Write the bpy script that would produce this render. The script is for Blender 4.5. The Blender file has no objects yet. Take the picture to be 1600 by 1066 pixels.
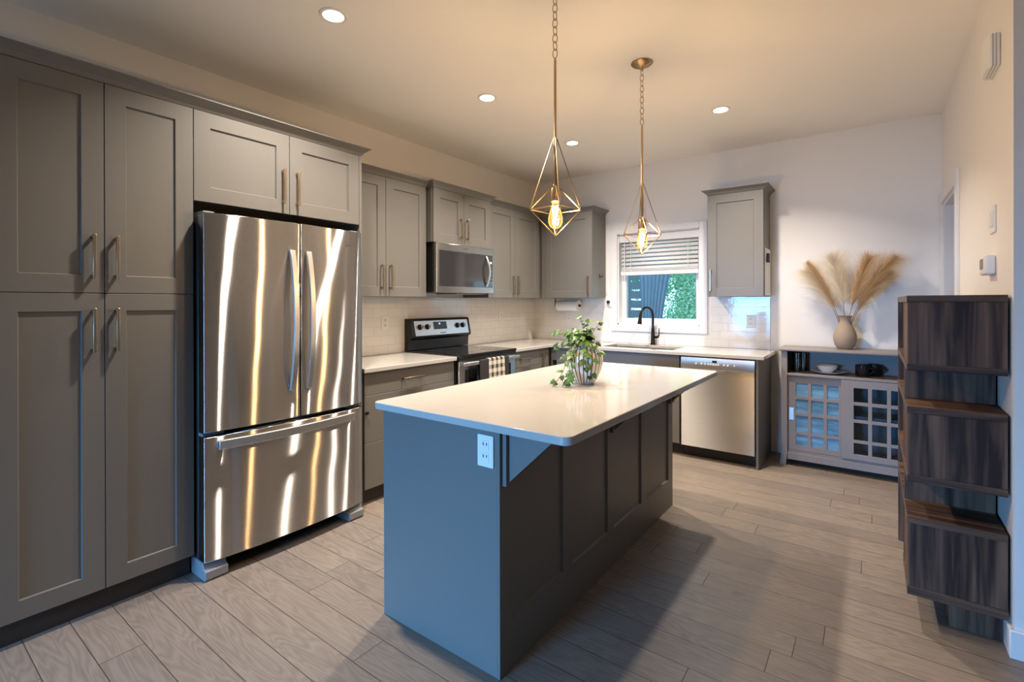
import bpy, bmesh, math, random
from mathutils import Vector, Matrix
random.seed(7)
C = bpy.context.scene.collection
SC = bpy.context.scene

# ------------------------------------------------------------------ camera
F_PX, CAM = 761.64, Vector((3.3132, -4.9334, 1.3455))
th, pit, rol = math.radians(36.4057), math.radians(0.0741), math.radians(-0.1336)
fw = Vector((-math.sin(th), math.cos(th), 0)); rt = Vector((math.cos(th), math.sin(th), 0)); up = Vector((0, 0, 1))
fw2 = fw*math.cos(pit) - up*math.sin(pit); up2 = up*math.cos(pit) + fw*math.sin(pit)
rt2 = rt*math.cos(rol) + up2*math.sin(rol); up3 = up2*math.cos(rol) - rt*math.sin(rol)
cam = bpy.data.cameras.new('camera'); camo = bpy.data.objects.new('camera', cam); C.objects.link(camo)
camo.matrix_world = Matrix(((rt2.x, up3.x, -fw2.x, CAM.x), (rt2.y, up3.y, -fw2.y, CAM.y), (rt2.z, up3.z, -fw2.z, CAM.z), (0, 0, 0, 1)))
cam.sensor_width = 36; cam.lens = F_PX/1600*36; cam.shift_y = -(533 - 474.26)/1600; cam.clip_start = .05
SC.camera = camo

# ------------------------------------------------------------------ view, world, large lights
SC.view_settings.view_transform = 'Standard'; SC.view_settings.look = 'None'
SC.view_settings.gamma = 1; SC.view_settings.use_curve_mapping = False
SC.view_settings.exposure = -0.12
SC.cycles.use_denoising = True; SC.cycles.max_bounces = 8; SC.cycles.diffuse_bounces = 5
SC.cycles.glossy_bounces = 4; SC.cycles.transparent_max_bounces = 12; SC.cycles.caustics_reflective = False
SC.cycles.caustics_refractive = False; SC.cycles.sample_clamp_indirect = 6
W = bpy.data.worlds.new('sky'); SC.world = W; W.use_nodes = True
W.node_tree.nodes['Background'].inputs[0].default_value = (.42, .74, 1, 1)
W.node_tree.nodes['Background'].inputs[1].default_value = 3.0
PENDANT_W, CAN_W, DAY_W = 26, 34, 112
DAY_COL, WARM, CAN_COL = (.15, .46, .95), (1, .70, .43), (1, .87, .73)
def area(name, loc, rot, sx, sy, power, col):
    l = bpy.data.lights.new(name, 'AREA'); l.shape = 'RECTANGLE'; l.size = sx; l.size_y = sy; l.energy = power; l.color = col
    o = bpy.data.objects.new(name, l); o.location = loc; o.rotation_euler = rot; C.objects.link(o); return o
# daylight through the patio window in the wall behind the camera (local -Z looks along +Y into the room)
dl = area('daylight', (1.15, -9.12, .95), (math.radians(71), 0, math.radians(-8)), 1.6, 1.5, DAY_W, DAY_COL); dl.data.spread = math.radians(64)

# ------------------------------------------------------------------ materials
def mat(name, col, rough=.5, metal=0, spec=None, coat=0, noise=0, nscale=30, bump=0, emit=None, estr=0, trans=0, ior=1.45):
    m = bpy.data.materials.new(name); m.use_nodes = True; nt = m.node_tree; b = nt.nodes['Principled BSDF']
    b.inputs['Base Color'].default_value = (*col, 1); b.inputs['Roughness'].default_value = rough; b.inputs['Metallic'].default_value = metal
    b.inputs['IOR'].default_value = ior
    if spec is not None: b.inputs['Specular IOR Level'].default_value = spec
    if coat: b.inputs['Coat Weight'].default_value = coat; b.inputs['Coat Roughness'].default_value = .08
    if trans: b.inputs['Transmission Weight'].default_value = trans
    if emit: b.inputs['Emission Color'].default_value = (*emit, 1); b.inputs['Emission Strength'].default_value = estr
    if noise or bump:
        tc = nt.nodes.new('ShaderNodeTexCoord'); n = nt.nodes.new('ShaderNodeTexNoise'); n.inputs['Scale'].default_value = nscale; n.inputs['Detail'].default_value = 4
        nt.links.new(tc.outputs['Object'], n.inputs['Vector'])
        if noise:
            mx = nt.nodes.new('ShaderNodeMix'); mx.data_type = 'RGBA'
            mx.inputs['A'].default_value = (*[c*(1-noise) for c in col], 1); mx.inputs['B'].default_value = (*[min(1, c*(1+noise)) for c in col], 1)
            nt.links.new(n.outputs['Fac'], mx.inputs['Factor']); nt.links.new(mx.outputs['Result'], b.inputs['Base Color'])
        if bump:
            bp = nt.nodes.new('ShaderNodeBump'); bp.inputs['Strength'].default_value = bump; bp.inputs['Distance'].default_value = .002
            nt.links.new(n.outputs['Fac'], bp.inputs['Height']); nt.links.new(bp.outputs['Normal'], b.inputs['Normal'])
    return m
class NT:
    def __init__(s, m): s.nt = m.node_tree; s.b = s.nt.nodes['Principled BSDF']
    def n(s, t, **k):
        x = s.nt.nodes.new('ShaderNode'+t)
        for a, v in k.items(): setattr(x, a, v)
        return x
    def l(s, a, b): s.nt.links.new(a, b)
    def math(s, op, a, b=None, c=None):
        x = s.n('Math', operation=op)
        for i, v in enumerate((a, b, c)):
            if v is None: continue
            if isinstance(v, (int, float)): x.inputs[i].default_value = v
            else: s.l(v, x.inputs[i])
        return x.outputs[0]
    def mix(s, f, a, b):
        x = s.n('Mix', data_type='RGBA')
        for k, v in (('Factor', f), ('A', a), ('B', b)):
            if isinstance(v, (int, float)): x.inputs[k].default_value = v
            elif isinstance(v, tuple): x.inputs[k].default_value = (*v, 1)
            else: s.l(v, x.inputs[k])
        return x.outputs['Result']

M = {}
M['cab'] = mat('cabinet_paint', (.158, .154, .145), .40, noise=.03, nscale=60, bump=.03)
M['cabin'] = mat('cabinet_shadow_board', (.03, .026, .024), .6, noise=.1)
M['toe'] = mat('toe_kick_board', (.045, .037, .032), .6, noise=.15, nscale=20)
M['wall'] = mat('wall_paint', (.84, .82, .79), .7, noise=.012, nscale=8, bump=.04)
M['ceil'] = mat('ceiling_paint', (.90, .88, .84), .85, noise=.012, nscale=40, bump=.06)
M['trim'] = mat('white_trim_paint', (.80, .80, .80), .35, noise=.01)
M['plastic'] = mat('white_plastic', (.82, .82, .80), .35, noise=.01)
M['black'] = mat('black_plastic', (.012, .012, .013), .35, noise=.1)
M['blackgloss'] = mat('black_glass', (.008, .008, .009), .05, noise=.05, coat=.4)
M['quartz'] = mat('white_quartz', (.48, .468, .448), .10, noise=.025, nscale=14)
M['brass'] = mat('brushed_brass', (.52, .37, .20), .28, 1, noise=.08, nscale=60)
M['nickel'] = mat('champagne_handle', (.50, .40, .28), .30, 1, noise=.08, nscale=60)
M['chrome'] = mat('polished_steel', (.74, .73, .72), .36, 1, noise=.03)
M['sinksteel'] = mat('sink_steel', (.62, .62, .62), .3, 1, noise=.03)
M['bronze'] = mat('dark_bronze', (.022, .017, .015), .28, .7, noise=.2)
M['greyplastic'] = mat('grey_plastic', (.22, .23, .24), .4, noise=.05)
M['fridge_side'] = mat('dark_fridge_side', (.035, .037, .04), .4, noise=.05)
M['hutch'] = mat('grey_mauve_paint', (.24, .215, .21), .42, noise=.04, nscale=40, bump=.03)
M['clay'] = mat('matte_clay', (.345, .268, .195), .75, noise=.05, nscale=90, bump=.08)
M['china'] = mat('white_china', (.78, .78, .78), .12, noise=.01)
M['mug'] = mat('dark_stoneware', (.015, .013, .013), .2, noise=.2)
M['stem'] = mat('ivy_stem', (.16, .09, .05), .6, noise=.2)
M['soil'] = mat('potting_soil', (.02, .014, .01), .9, noise=.4)
M['blind'] = mat('blind_slat', (.72, .72, .72), .45, noise=.02)
M['paper'] = mat('paper_towel', (.82, .82, .80), .9, noise=.02, bump=.3, nscale=120)
M['lens'] = mat('lamp_lens', (1, .95, .88), .5, noise=.01, emit=(1, .88, .72), estr=9)
M['filament'] = mat('filament', (1, .6, .2), .5, noise=.01, emit=(1, .60, .24), estr=90)
M['display'] = mat('blue_digits', (.1, .2, 1), .5, noise=.01, emit=(.25, .4, 1), estr=5)
M['outleaf'] = mat('garden_leaves', (.30, .58, .34), .6, noise=.35, nscale=3)
M['bark'] = mat('bark', (.06, .04, .03), .9, noise=.3)
M['fabric'] = mat('gazebo_fabric', (.22, .27, .36), .9, noise=.1, nscale=10)
M['slatwood'] = mat('grey_slat_wood', (.16, .18, .22), .7, noise=.2)
M['siding'] = mat('pale_siding', (.75, .75, .74), .7, noise=.05)
M['grass'] = mat('garden_grass', (.10, .22, .08), .9, noise=.3)

def brushed(name, col, rough, aniso, wav):
    m = mat(name, col, rough, 1); t = NT(m); nt = m.node_tree
    tc = t.n('TexCoord'); tan = t.n('Tangent', direction_type='RADIAL', axis='Z')
    g = t.n('BsdfAnisotropic'); g.inputs['Color'].default_value = (*col, 1); g.inputs['Roughness'].default_value = rough
    g.inputs['Anisotropy'].default_value = aniso; g.inputs['Rotation'].default_value = ANISO; t.l(tan.outputs[0], g.inputs['Tangent'])
    n2 = t.n('TexNoise'); n2.inputs['Scale'].default_value = 1.0; n2.inputs['Detail'].default_value = 1
    mp2 = t.n('Mapping'); mp2.inputs['Scale'].default_value = (2.4, 2.4, 3.2); t.l(tc.outputs['Object'], mp2.inputs['Vector']); t.l(mp2.outputs[0], n2.inputs['Vector'])
    b2 = t.n('Bump'); b2.inputs['Strength'].default_value = wav; b2.inputs['Distance'].default_value = .02
    t.l(n2.outputs['Fac'], b2.inputs['Height']); t.l(b2.outputs['Normal'], g.inputs['Normal'])
    mp = t.n('Mapping'); mp.inputs['Scale'].default_value = (4, 4, 420); t.l(tc.outputs['Object'], mp.inputs['Vector'])
    n = t.n('TexNoise'); n.inputs['Scale'].default_value = 1; n.inputs['Detail'].default_value = 2; t.l(mp.outputs[0], n.inputs['Vector'])
    t.l(t.mix(n.outputs['Fac'], tuple(c*.9 for c in col), tuple(min(1, c*1.08) for c in col)), g.inputs['Color'])
    nt.nodes.remove(t.b); t.l(g.outputs[0], nt.nodes['Material Output'].inputs[0])
    return m
ANISO = 0.0
M['steel'] = brushed('brushed_stainless', (.60, .58, .56), .25, .90, .18)
M['steel2'] = brushed('satin_stainless', (.60, .585, .56), .34, .8, .10)

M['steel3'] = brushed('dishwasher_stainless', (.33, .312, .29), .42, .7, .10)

def floor_mat():
    m = mat('oak_laminate', (.3, .25, .2), .38); t = NT(m)
    tc = t.n('TexCoord'); sp = t.n('SeparateXYZ'); t.l(tc.outputs['Object'], sp.inputs[0])
    PW, PL = .1425, 1.75
    ry = t.math('DIVIDE', t.math('ADD', sp.outputs['Y'], 3.819 + 20*PW), PW)
    row = t.math('FLOOR', ry); fy = t.math('FRACT', ry)
    wn = t.n('TexWhiteNoise', noise_dimensions='1D'); t.l(row, wn.inputs['W'])
    rx = t.math('DIVIDE', t.math('ADD', sp.outputs['X'], t.math('MULTIPLY', wn.outputs['Value'], PL)), PL)
    col = t.math('FLOOR', rx); fx = t.math('FRACT', rx)
    cid = t.n('CombineXYZ'); t.l(row, cid.inputs[0]); t.l(col, cid.inputs[1])
    wp = t.n('TexWhiteNoise', noise_dimensions='3D'); t.l(cid.outputs[0], wp.inputs['Vector'])
    # distance to plank edge in metres
    dy = t.math('MULTIPLY', t.math('MINIMUM', fy, t.math('SUBTRACT', 1, fy)), PW)
    dx = t.math('MULTIPLY', t.math('MINIMUM', fx, t.math('SUBTRACT', 1, fx)), PL)
    d = t.math('MINIMUM', dx, dy)
    gap = t.n('MapRange', interpolation_type='SMOOTHSTEP'); gap.inputs['From Min'].default_value = .0006; gap.inputs['From Max'].default_value = .0024; t.l(d, gap.inputs['Value'])
    # grain
    off = t.n('VectorMath', operation='SCALE'); t.l(wp.outputs['Color'], off.inputs[0]); off.inputs['Scale'].default_value = 30
    add = t.n('VectorMath', operation='ADD'); t.l(tc.outputs['Object'], add.inputs[0]); t.l(off.outputs[0], add.inputs[1])
    mp = t.n('Mapping'); mp.inputs['Scale'].default_value = (1.6, 13, 1); t.l(add.outputs[0], mp.inputs['Vector'])
    n1 = t.n('TexNoise'); n1.inputs['Scale'].default_value = .9; n1.inputs['Detail'].default_value = 2; n1.inputs['Distortion'].default_value = .4; t.l(mp.outputs[0], n1.inputs['Vector'])
    rings = t.math('FRACT', t.math('MULTIPLY', n1.outputs['Fac'], 14))
    ring = t.math('MULTIPLY', t.math('ABSOLUTE', t.math('SUBTRACT', rings, .5)), 2)
    mp2 = t.n('Mapping'); mp2.inputs['Scale'].default_value = (3, 90, 1); t.l(add.outputs[0], mp2.inputs['Vector'])
    n2 = t.n('TexNoise'); n2.inputs['Scale'].default_value = 1.5; n2.inputs['Detail'].default_value = 3; t.l(mp2.outputs[0], n2.inputs['Vector'])
    n3 = t.n('TexNoise'); n3.inputs['Scale'].default_value = 5; n3.inputs['Detail'].default_value = 2; t.l(add.outputs[0], n3.inputs['Vector'])
    knot = t.n('MapRange'); knot.inputs['From Min'].default_value = .70; knot.inputs['From Max'].default_value = .80; t.l(n3.outputs['Fac'], knot.inputs['Value'])
    g = t.math('ADD', t.math('MULTIPLY', ring, .48), t.math('MULTIPLY', n2.outputs['Fac'], .52))
    c1 = t.mix(g, (.168, .140, .117), (.285, .245, .209))
    tone = t.mix(wp.outputs['Value'], (.88, .88, .90), (1.08, 1.05, 1.02))
    mul = t.n('Mix', data_type='RGBA', blend_type='MULTIPLY'); mul.inputs['Factor'].default_value = 1; t.l(c1, mul.inputs['A']); t.l(tone, mul.inputs['B'])
    c2 = t.mix(t.math('MULTIPLY', knot.outputs[0], .6), mul.outputs['Result'], (.10, .075, .06))
    c3 = t.mix(gap.outputs[0], (.05, .036, .028), c2)
    t.l(c3, t.b.inputs['Base Color'])
    rr = t.math('ADD', .30, t.math('MULTIPLY', n2.outputs['Fac'], .2)); t.l(rr, t.b.inputs['Roughness'])
    bp = t.n('Bump'); bp.inputs['Strength'].default_value = .35; bp.inputs['Distance'].default_value = .0015
    t.l(t.math('ADD', gap.outputs[0], t.math('MULTIPLY', g, .15)), bp.inputs['Height']); t.l(bp.outputs[0], t.b.inputs['Normal'])
    return m
M['floor'] = floor_mat()

def tile_mat(name, axis):
    m = mat(name, (.8, .78, .75), .08); t = NT(m)
    tc = t.n('TexCoord'); sp = t.n('SeparateXYZ'); t.l(tc.outputs['Object'], sp.inputs[0])
    cb = t.n('CombineXYZ'); t.l(sp.outputs[axis], cb.inputs[0]); t.l(t.math('SUBTRACT', sp.outputs['Z'], .914), cb.inputs[1])
    br = t.n('TexBrick'); br.offset = .5; br.inputs['Scale'].default_value = 1; br.inputs['Brick Width'].default_value = .1535
    br.inputs['Row Height'].default_value = .0778; br.inputs['Mortar Size'].default_value = .0014; br.inputs['Mortar Smooth'].default_value = .3
    br.inputs['Color1'].default_value = (.82, .80, .77, 1); br.inputs['Color2'].default_value = (.78, .76, .735, 1); br.inputs['Mortar'].default_value = (.62, .59, .56, 1)
    t.l(cb.outputs[0], br.inputs['Vector']); t.l(br.outputs['Color'], t.b.inputs['Base Color'])
    n = t.n('TexNoise'); n.inputs['Scale'].default_value = 14; t.l(cb.outputs[0], n.inputs['Vector'])
    h = t.math('ADD', t.math('MULTIPLY', br.outputs['Fac'], -1), t.math('MULTIPLY', n.outputs['Fac'], .9))
    bp = t.n('Bump'); bp.inputs['Strength'].default_value = .35; bp.inputs['Distance'].default_value = .002; t.l(h, bp.inputs['Height']); t.l(bp.outputs[0], t.b.inputs['Normal'])
    return m
M['tile_y'] = tile_mat('subway_tile_side', 'Y'); M['tile_x'] = tile_mat('subway_tile_rear', 'X')

def wood_mat(sc=(28, 28, 1.6)):
    m = mat('dark_walnut_laminate', (.05, .03, .025), .5, spec=.2); t = NT(m)
    tc = t.n('TexCoord'); mp = t.n('Mapping'); mp.inputs['Scale'].default_value = sc; t.l(tc.outputs['Object'], mp.inputs['Vector'])
    n = t.n('TexNoise'); n.inputs['Scale'].default_value = 1; n.inputs['Detail'].default_value = 5; n.inputs['Distortion'].default_value = .6; t.l(mp.outputs[0], n.inputs['Vector'])
    cr = t.n('ValToRGB'); cr.color_ramp.elements[0].position = .36; cr.color_ramp.elements[0].color = (.036, .021, .018, 1)
    cr.color_ramp.elements[1].position = .72; cr.color_ramp.elements[1].color = (.20, .115, .075, 1)
    t.l(n.outputs['Fac'], cr.inputs[0]); t.l(cr.outputs[0], t.b.inputs['Base Color'])
    return m
M['walnut'] = wood_mat(); M['walnut_board'] = wood_mat((1.6, 28, 28))
M['edge'] = mat('walnut_edge_band', (.085, .068, .06), .4, noise=.1)

def pane_mat(name, refl=.08, tint=(1, 1, 1), rough=0.0, refl_paint=None):
    m = bpy.data.materials.new(name); m.use_nodes = True; nt = m.node_tree; nt.nodes.remove(nt.nodes['Principled BSDF'])
    out = nt.nodes['Material Output']; tr = nt.nodes.new('ShaderNodeBsdfTransparent'); tr.inputs[0].default_value = (*tint, 1)
    gl = nt.nodes.new('ShaderNodeBsdfGlossy'); gl.inputs['Roughness'].default_value = rough
    mx = nt.nodes.new('ShaderNodeMixShader'); fr = nt.nodes.new('ShaderNodeLayerWeight'); fr.inputs[0].default_value = refl*3
    nt.links.new(fr.outputs['Fresnel'], mx.inputs[0]); nt.links.new(tr.outputs[0], mx.inputs[1]); nt.links.new(gl.outputs[0], mx.inputs[2])
    res = mx.outputs[0]
    if refl_paint:  # streaky diffuse colour laid over the glass as a painted reflection
        df = nt.nodes.new('ShaderNodeBsdfDiffuse'); df.inputs[0].default_value = (*refl_paint, 1); m2 = nt.nodes.new('ShaderNodeMixShader')
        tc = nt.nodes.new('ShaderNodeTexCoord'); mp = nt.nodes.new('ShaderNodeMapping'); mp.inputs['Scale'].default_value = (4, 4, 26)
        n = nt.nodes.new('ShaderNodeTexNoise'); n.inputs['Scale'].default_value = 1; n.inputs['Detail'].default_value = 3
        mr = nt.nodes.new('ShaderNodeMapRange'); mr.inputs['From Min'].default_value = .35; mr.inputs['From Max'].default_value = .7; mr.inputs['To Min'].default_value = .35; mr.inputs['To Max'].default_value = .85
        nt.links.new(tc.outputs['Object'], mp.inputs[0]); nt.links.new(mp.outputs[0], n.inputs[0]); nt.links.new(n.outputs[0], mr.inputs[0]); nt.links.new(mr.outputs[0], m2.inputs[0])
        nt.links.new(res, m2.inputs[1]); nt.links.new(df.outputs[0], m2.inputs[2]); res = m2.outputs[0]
    nt.links.new(res, out.inputs[0]); return m
M['pane'] = pane_mat('window_glass', .05)
M['bulbglass'] = pane_mat('amber_bulb_glass', .05, (1, .86, .60))
_nt = M['bulbglass'].node_tree; _o = _nt.nodes['Material Output']; _src = _o.inputs[0].links[0].from_socket
_e = _nt.nodes.new('ShaderNodeEmission'); _e.inputs[0].default_value = (1, .52, .14, 1); _e.inputs[1].default_value = .55
_a = _nt.nodes.new('ShaderNodeAddShader'); _nt.links.new(_src, _a.inputs[0]); _nt.links.new(_e.outputs[0], _a.inputs[1]); _nt.links.new(_a.outputs[0], _o.inputs[0])
M['hutchpane'] = pane_mat('hutch_glass', .10, (.75, .85, .9))
M['painted_refl_pane'] = pane_mat('hutch_glass_painted_blue_reflection', .10, (.75, .85, .9), 0, (.20, .45, .72))  # blue daylight reflection painted into the left door's pane colour
M['tumbler'] = pane_mat('smoked_teal_glass', .2, (.40, .66, .72))
M['mwglass'] = mat('dark_oven_glass', (.03, .03, .033), .06, noise=.05, coat=.5)

def planter_mat():
    m = mat('striped_glaze', (.8, .78, .74), .12); t = NT(m)
    tc = t.n('TexCoord'); sp = t.n('SeparateXYZ'); t.l(tc.outputs['Object'], sp.inputs[0])
    a = t.math('ARCTAN2', sp.outputs['Y'], sp.outputs['X'])
    f = t.math('FRACT', t.math('ADD', t.math('MULTIPLY', a, 26/(2*math.pi)), 40.25))
    d = t.math('ABSOLUTE', t.math('SUBTRACT', f, .5))
    mr = t.n('MapRange', interpolation_type='SMOOTHSTEP'); mr.inputs['From Min'].default_value = .09; mr.inputs['From Max'].default_value = .17; t.l(d, mr.inputs['Value'])
    t.l(t.mix(mr.outputs[0], (.05, .045, .06), (.80, .76, .70)), t.b.inputs['Base Color']); return m
M['planter'] = planter_mat()
def leaf_mat():
    m = mat('ivy_leaf', (.1, .3, .05), .4); t = NT(m)
    g = t.n('NewGeometry'); cr = t.n('ValToRGB'); e = cr.color_ramp.elements
    e[0].color = (.016, .062, .022, 1); e[1].color = (.115, .25, .05, 1); t.l(g.outputs['Random Per Island'], cr.inputs[0])
    t.l(cr.outputs[0], t.b.inputs['Base Color']); t.b.inputs['Subsurface Weight'].default_value = 0; return m
M['leaf'] = leaf_mat()
def plume_mat(name, c1, c2):
    m = mat(name, c1, .9); t = NT(m); g = t.n('NewGeometry'); t.l(t.mix(g.outputs['Random Per Island'], c1, c2), t.b.inputs['Base Color'])
    return m
M['plume_cream'] = plume_mat('cream_plume', (.78, .66, .48), (.90, .82, .66))
M['plume_tan'] = plume_mat('tan_plume', (.56, .36, .17), (.74, .52, .28))
def plaid_mat():
    m = mat('plaid_cloth', (.7, .65, .6), .95); t = NT(m); tc = t.n('TexCoord'); sp = t.n('SeparateXYZ'); t.l(tc.outputs['Object'], sp.inputs[0])
    def band(ch, per, w, ph): return t.math('LESS_THAN', t.math('FRACT', t.math('ADD', t.math('DIVIDE', sp.outputs[ch], per), ph)), w)
    s = t.math('ADD', band('Y', .062, .5, .25), band('Z', .066, .5, .1))
    c = t.mix(t.math('MULTIPLY', s, .5), (.68, .62, .53), (.035, .033, .035)); t.l(c, t.b.inputs['Base Color']); return m
M['plaid'] = plaid_mat(); M['towel'] = mat('charcoal_cloth', (.025, .025, .026), .95, noise=.2, nscale=150, bump=.3)

# ------------------------------------------------------------------ mesh helpers
ROOT = {}
class MB:
    def __init__(s): s.bm = bmesh.new()
    def box(s, x0, x1, y0, y1, z0, z1):
        v = [s.bm.verts.new(p) for p in ((x0, y0, z0), (x1, y0, z0), (x1, y1, z0), (x0, y1, z0), (x0, y0, z1), (x1, y0, z1), (x1, y1, z1), (x0, y1, z1))]
        for f in ((3, 2, 1, 0), (4, 5, 6, 7), (0, 1, 5, 4), (1, 2, 6, 5), (2, 3, 7, 6), (3, 0, 4, 7)): s.bm.faces.new([v[i] for i in f])
        return s
    def loft(s, loops, cap=True, closed=True):
        L = [[s.bm.verts.new(p) for p in lp] for lp in loops]
        for a, b in zip(L, L[1:]):
            n = len(a)
            for i in range(n if closed else n-1):
                j = (i+1) % n
                s.bm.faces.new((a[i], a[j], b[j], b[i]))
        if cap and closed: s.bm.faces.new(L[0][::-1]); s.bm.faces.new(L[-1])
        return s
    def prism(s, pts, axis, a, b):
        def P(u, v, w): return {'x': (w, u, v), 'y': (u, w, v), 'z': (u, v, w)}[axis]
        return s.loft([[P(u, v, a) for u, v in pts], [P(u, v, b) for u, v in pts]])
    def lathe(s, prof, c, seg=32, axis='z', mod=None):
        loops = []
        for r, h in prof:
            lp = []
            for i in range(seg):
                a = 2*math.pi*i/seg; rr = max(r, .0003)*(mod(a) if mod else 1); p = (rr*math.cos(a), rr*math.sin(a))
                lp.append({'z': (c[0]+p[0], c[1]+p[1], c[2]+h), 'x': (c[0]+h, c[1]+p[0], c[2]+p[1]), 'y': (c[0]+p[0], c[1]+h, c[2]+p[1])}[axis])
            loops.append(lp)
        return s.loft(loops)
    def tube(s, pts, r, seg=8, closed=False):
        pts = [Vector(p) for p in pts]; n = len(pts); loops = []; prev = None
        rs = r if isinstance(r, (list, tuple)) else [r]*n
        for i, p in enumerate(pts):
            if closed: t = pts[(i+1) % n]-pts[i-1]
            else: t = pts[min(i+1, n-1)]-pts[max(i-1, 0)]
            t.normalize()
            if prev is None:
                prev = t.orthogonal().normalized()
            prev = (prev - t*prev.dot(t)).normalized(); q = t.cross(prev)
            loops.append([p+(prev*math.cos(2*math.pi*k/seg)+q*math.sin(2*math.pi*k/seg))*rs[i] for k in range(seg)])
        if closed: loops.append(loops[0]); s.loft(loops, cap=False); bmesh.ops.remove_doubles(s.bm, verts=s.bm.verts, dist=1e-6); return s
        return s.loft(loops)
    def cells(s, xs, ys, z0, z1, skip):
        nx, ny = len(xs)-1, len(ys)-1; on = lambda i, j: 0 <= i < nx and 0 <= j < ny and (i, j) not in skip
        def q(*p): s.bm.faces.new([s.bm.verts.new(v) for v in p])
        for i in range(nx):
            for j in range(ny):
                if not on(i, j): continue
                a, b, c, d = xs[i], xs[i+1], ys[j], ys[j+1]
                q((a, c, z1), (b, c, z1), (b, d, z1), (a, d, z1)); q((a, d, z0), (b, d, z0), (b, c, z0), (a, c, z0))
                if not on(i-1, j): q((a, d, z0), (a, c, z0), (a, c, z1), (a, d, z1))
                if not on(i+1, j): q((b, c, z0), (b, d, z0), (b, d, z1), (b, c, z1))
                if not on(i, j-1): q((a, c, z0), (b, c, z0), (b, c, z1), (a, c, z1))
                if not on(i, j+1): q((b, d, z0), (a, d, z0), (a, d, z1), (b, d, z1))
        bmesh.ops.remove_doubles(s.bm, verts=s.bm.verts, dist=1e-6)
        bmesh.ops.dissolve_limit(s.bm, angle_limit=.001, verts=s.bm.verts, edges=s.bm.edges)
        return s
    def build(s, name, m, parent=None, bevel=0, smooth=None, label=None, recalc=True, seg=2, loc=None):
        if recalc: bmesh.ops.recalc_face_normals(s.bm, faces=s.bm.faces)
        L = ROOT.get(parent, Vector((0, 0, 0))) if parent else (Vector(loc) if loc else Vector((0, 0, 0)))
        if L.length: bmesh.ops.translate(s.bm, verts=s.bm.verts, vec=-L)
        me = bpy.data.meshes.new(name); s.bm.to_mesh(me); s.bm.free()
        me.materials.append(m if not isinstance(m, str) else M[m])
        o = bpy.data.objects.new(name, me); C.objects.link(o)
        if parent: o.parent = parent; ROOT[o] = L
        else: o.location = L; ROOT[o] = L
        if bevel:
            b = o.modifiers.new('bevel', 'BEVEL'); b.width = bevel; b.segments = seg; b.limit_method = 'ANGLE'; b.angle_limit = math.radians(40)
        if smooth or (smooth is None and bevel):
            for p in me.polygons: p.use_smooth = True
            try: me.set_sharp_from_angle(angle=math.radians(38))
            except Exception: pass
        if label: o['label'] = label
        return o
def tag(o, label, cat, group=None, kind=None):
    o['label'] = label; o['category'] = cat
    if group: o['group'] = group
    if kind: o['kind'] = kind
    return o
def thing(name, label, cat, loc, group=None):
    o = bpy.data.objects.new(name, None); C.objects.link(o); o.location = loc; o.empty_display_size = .1; ROOT[o] = Vector(loc)
    return tag(o, label, cat, group)
def struct(o, label, cat):
    o['kind'] = 'structure'; o['label'] = label; o['category'] = cat; return o
def box(name, m, d, parent=None, bevel=0, label=None, loc=None):
    return MB().box(*d).build(name, m, parent, bevel, label=label, loc=loc)

def frame(orient, D):
    if orient == 'x+': return lambda s, o, z: (D+o, s, z)
    if orient == 'y-': return lambda s, o, z: (s, D-o, z)
    if orient == 'x-': return lambda s, o, z: (D-o, s, z)
def pbox(mb, P, s0, s1, o0, o1, z0, z1):
    a, b = P(s0, o0, z0), P(s1, o1, z1)
    return mb.box(min(a[0], b[0]), max(a[0], b[0]), min(a[1], b[1]), max(a[1], b[1]), z0, z1)
def shaker(P, s0, s1, z0, z1, stile=.075, th=.020, dep=.008, bev=.004):
    mb = MB(); e = .0012
    def rect(i, o, k=0): return [P(s0+i, o, z0+i), P(s1-i, o, z0+i), P(s1-i, o, z1-i), P(s0+i, o, z1-i)]
    mb.loft([rect(0, -th), rect(0, -e), rect(e, 0), rect(stile, 0), rect(stile+bev, -dep), rect(stile+bev+.004, -dep)]); return mb
def slab(P, s0, s1, z0, z1, th=.020):
    mb = MB(); e = .0012
    def rect(i, o): return [P(s0+i, o, z0+i), P(s1-i, o, z0+i), P(s1-i, o, z1-i), P(s0+i, o, z1-i)]
    mb.loft([rect(0, -th), rect(0, -e), rect(e, 0)]); return mb
def handle(P, s, z0, z1, parent, m='nickel', horiz=False):
    mb = MB(); w = .006
    if not horiz:
        pbox(mb, P, s-w, s+w, .022, .034, z0, z1)
        for z in (z0+.006, z1-.018): pbox(mb, P, s-w*.9, s+w*.9, -.001, .026, z, z+.012)
    else:   # s is a pair, z0 the height
        a, b = s; pbox(mb, P, a, b, .022, .034, z0-w, z0+w)
        for q in (a+.006, b-.018): pbox(mb, P, q, q+.012, -.001, .026, z0-w*.9, z0+w*.9)
    return mb.build('handle', m, parent, .0015, label='slim champagne metal bar handle')
def crown(x0, x1, y0, y1, z0, z1, out, sides, parent):
    # sides: which of 'x+','x-','y+','y-' flare outwards
    prof = [(0, z0), (.004, z0+.006), (out*.28, z0+(z1-z0)*.40), (out*.72, z0+(z1-z0)*.72), (out, z1-.006), (out, z1)]
    loops = []
    for o, z in prof:
        a = x0-(o if 'x-' in sides else 0); b = x1+(o if 'x+' in sides else 0); c = y0-(o if 'y-' in sides else 0); d = y1+(o if 'y+' in sides else 0)
        loops.append([(a, c, z), (b, c, z), (b, d, z), (a, d, z)])
    return MB().loft(loops).build('crown_molding', 'cab', parent)

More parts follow.
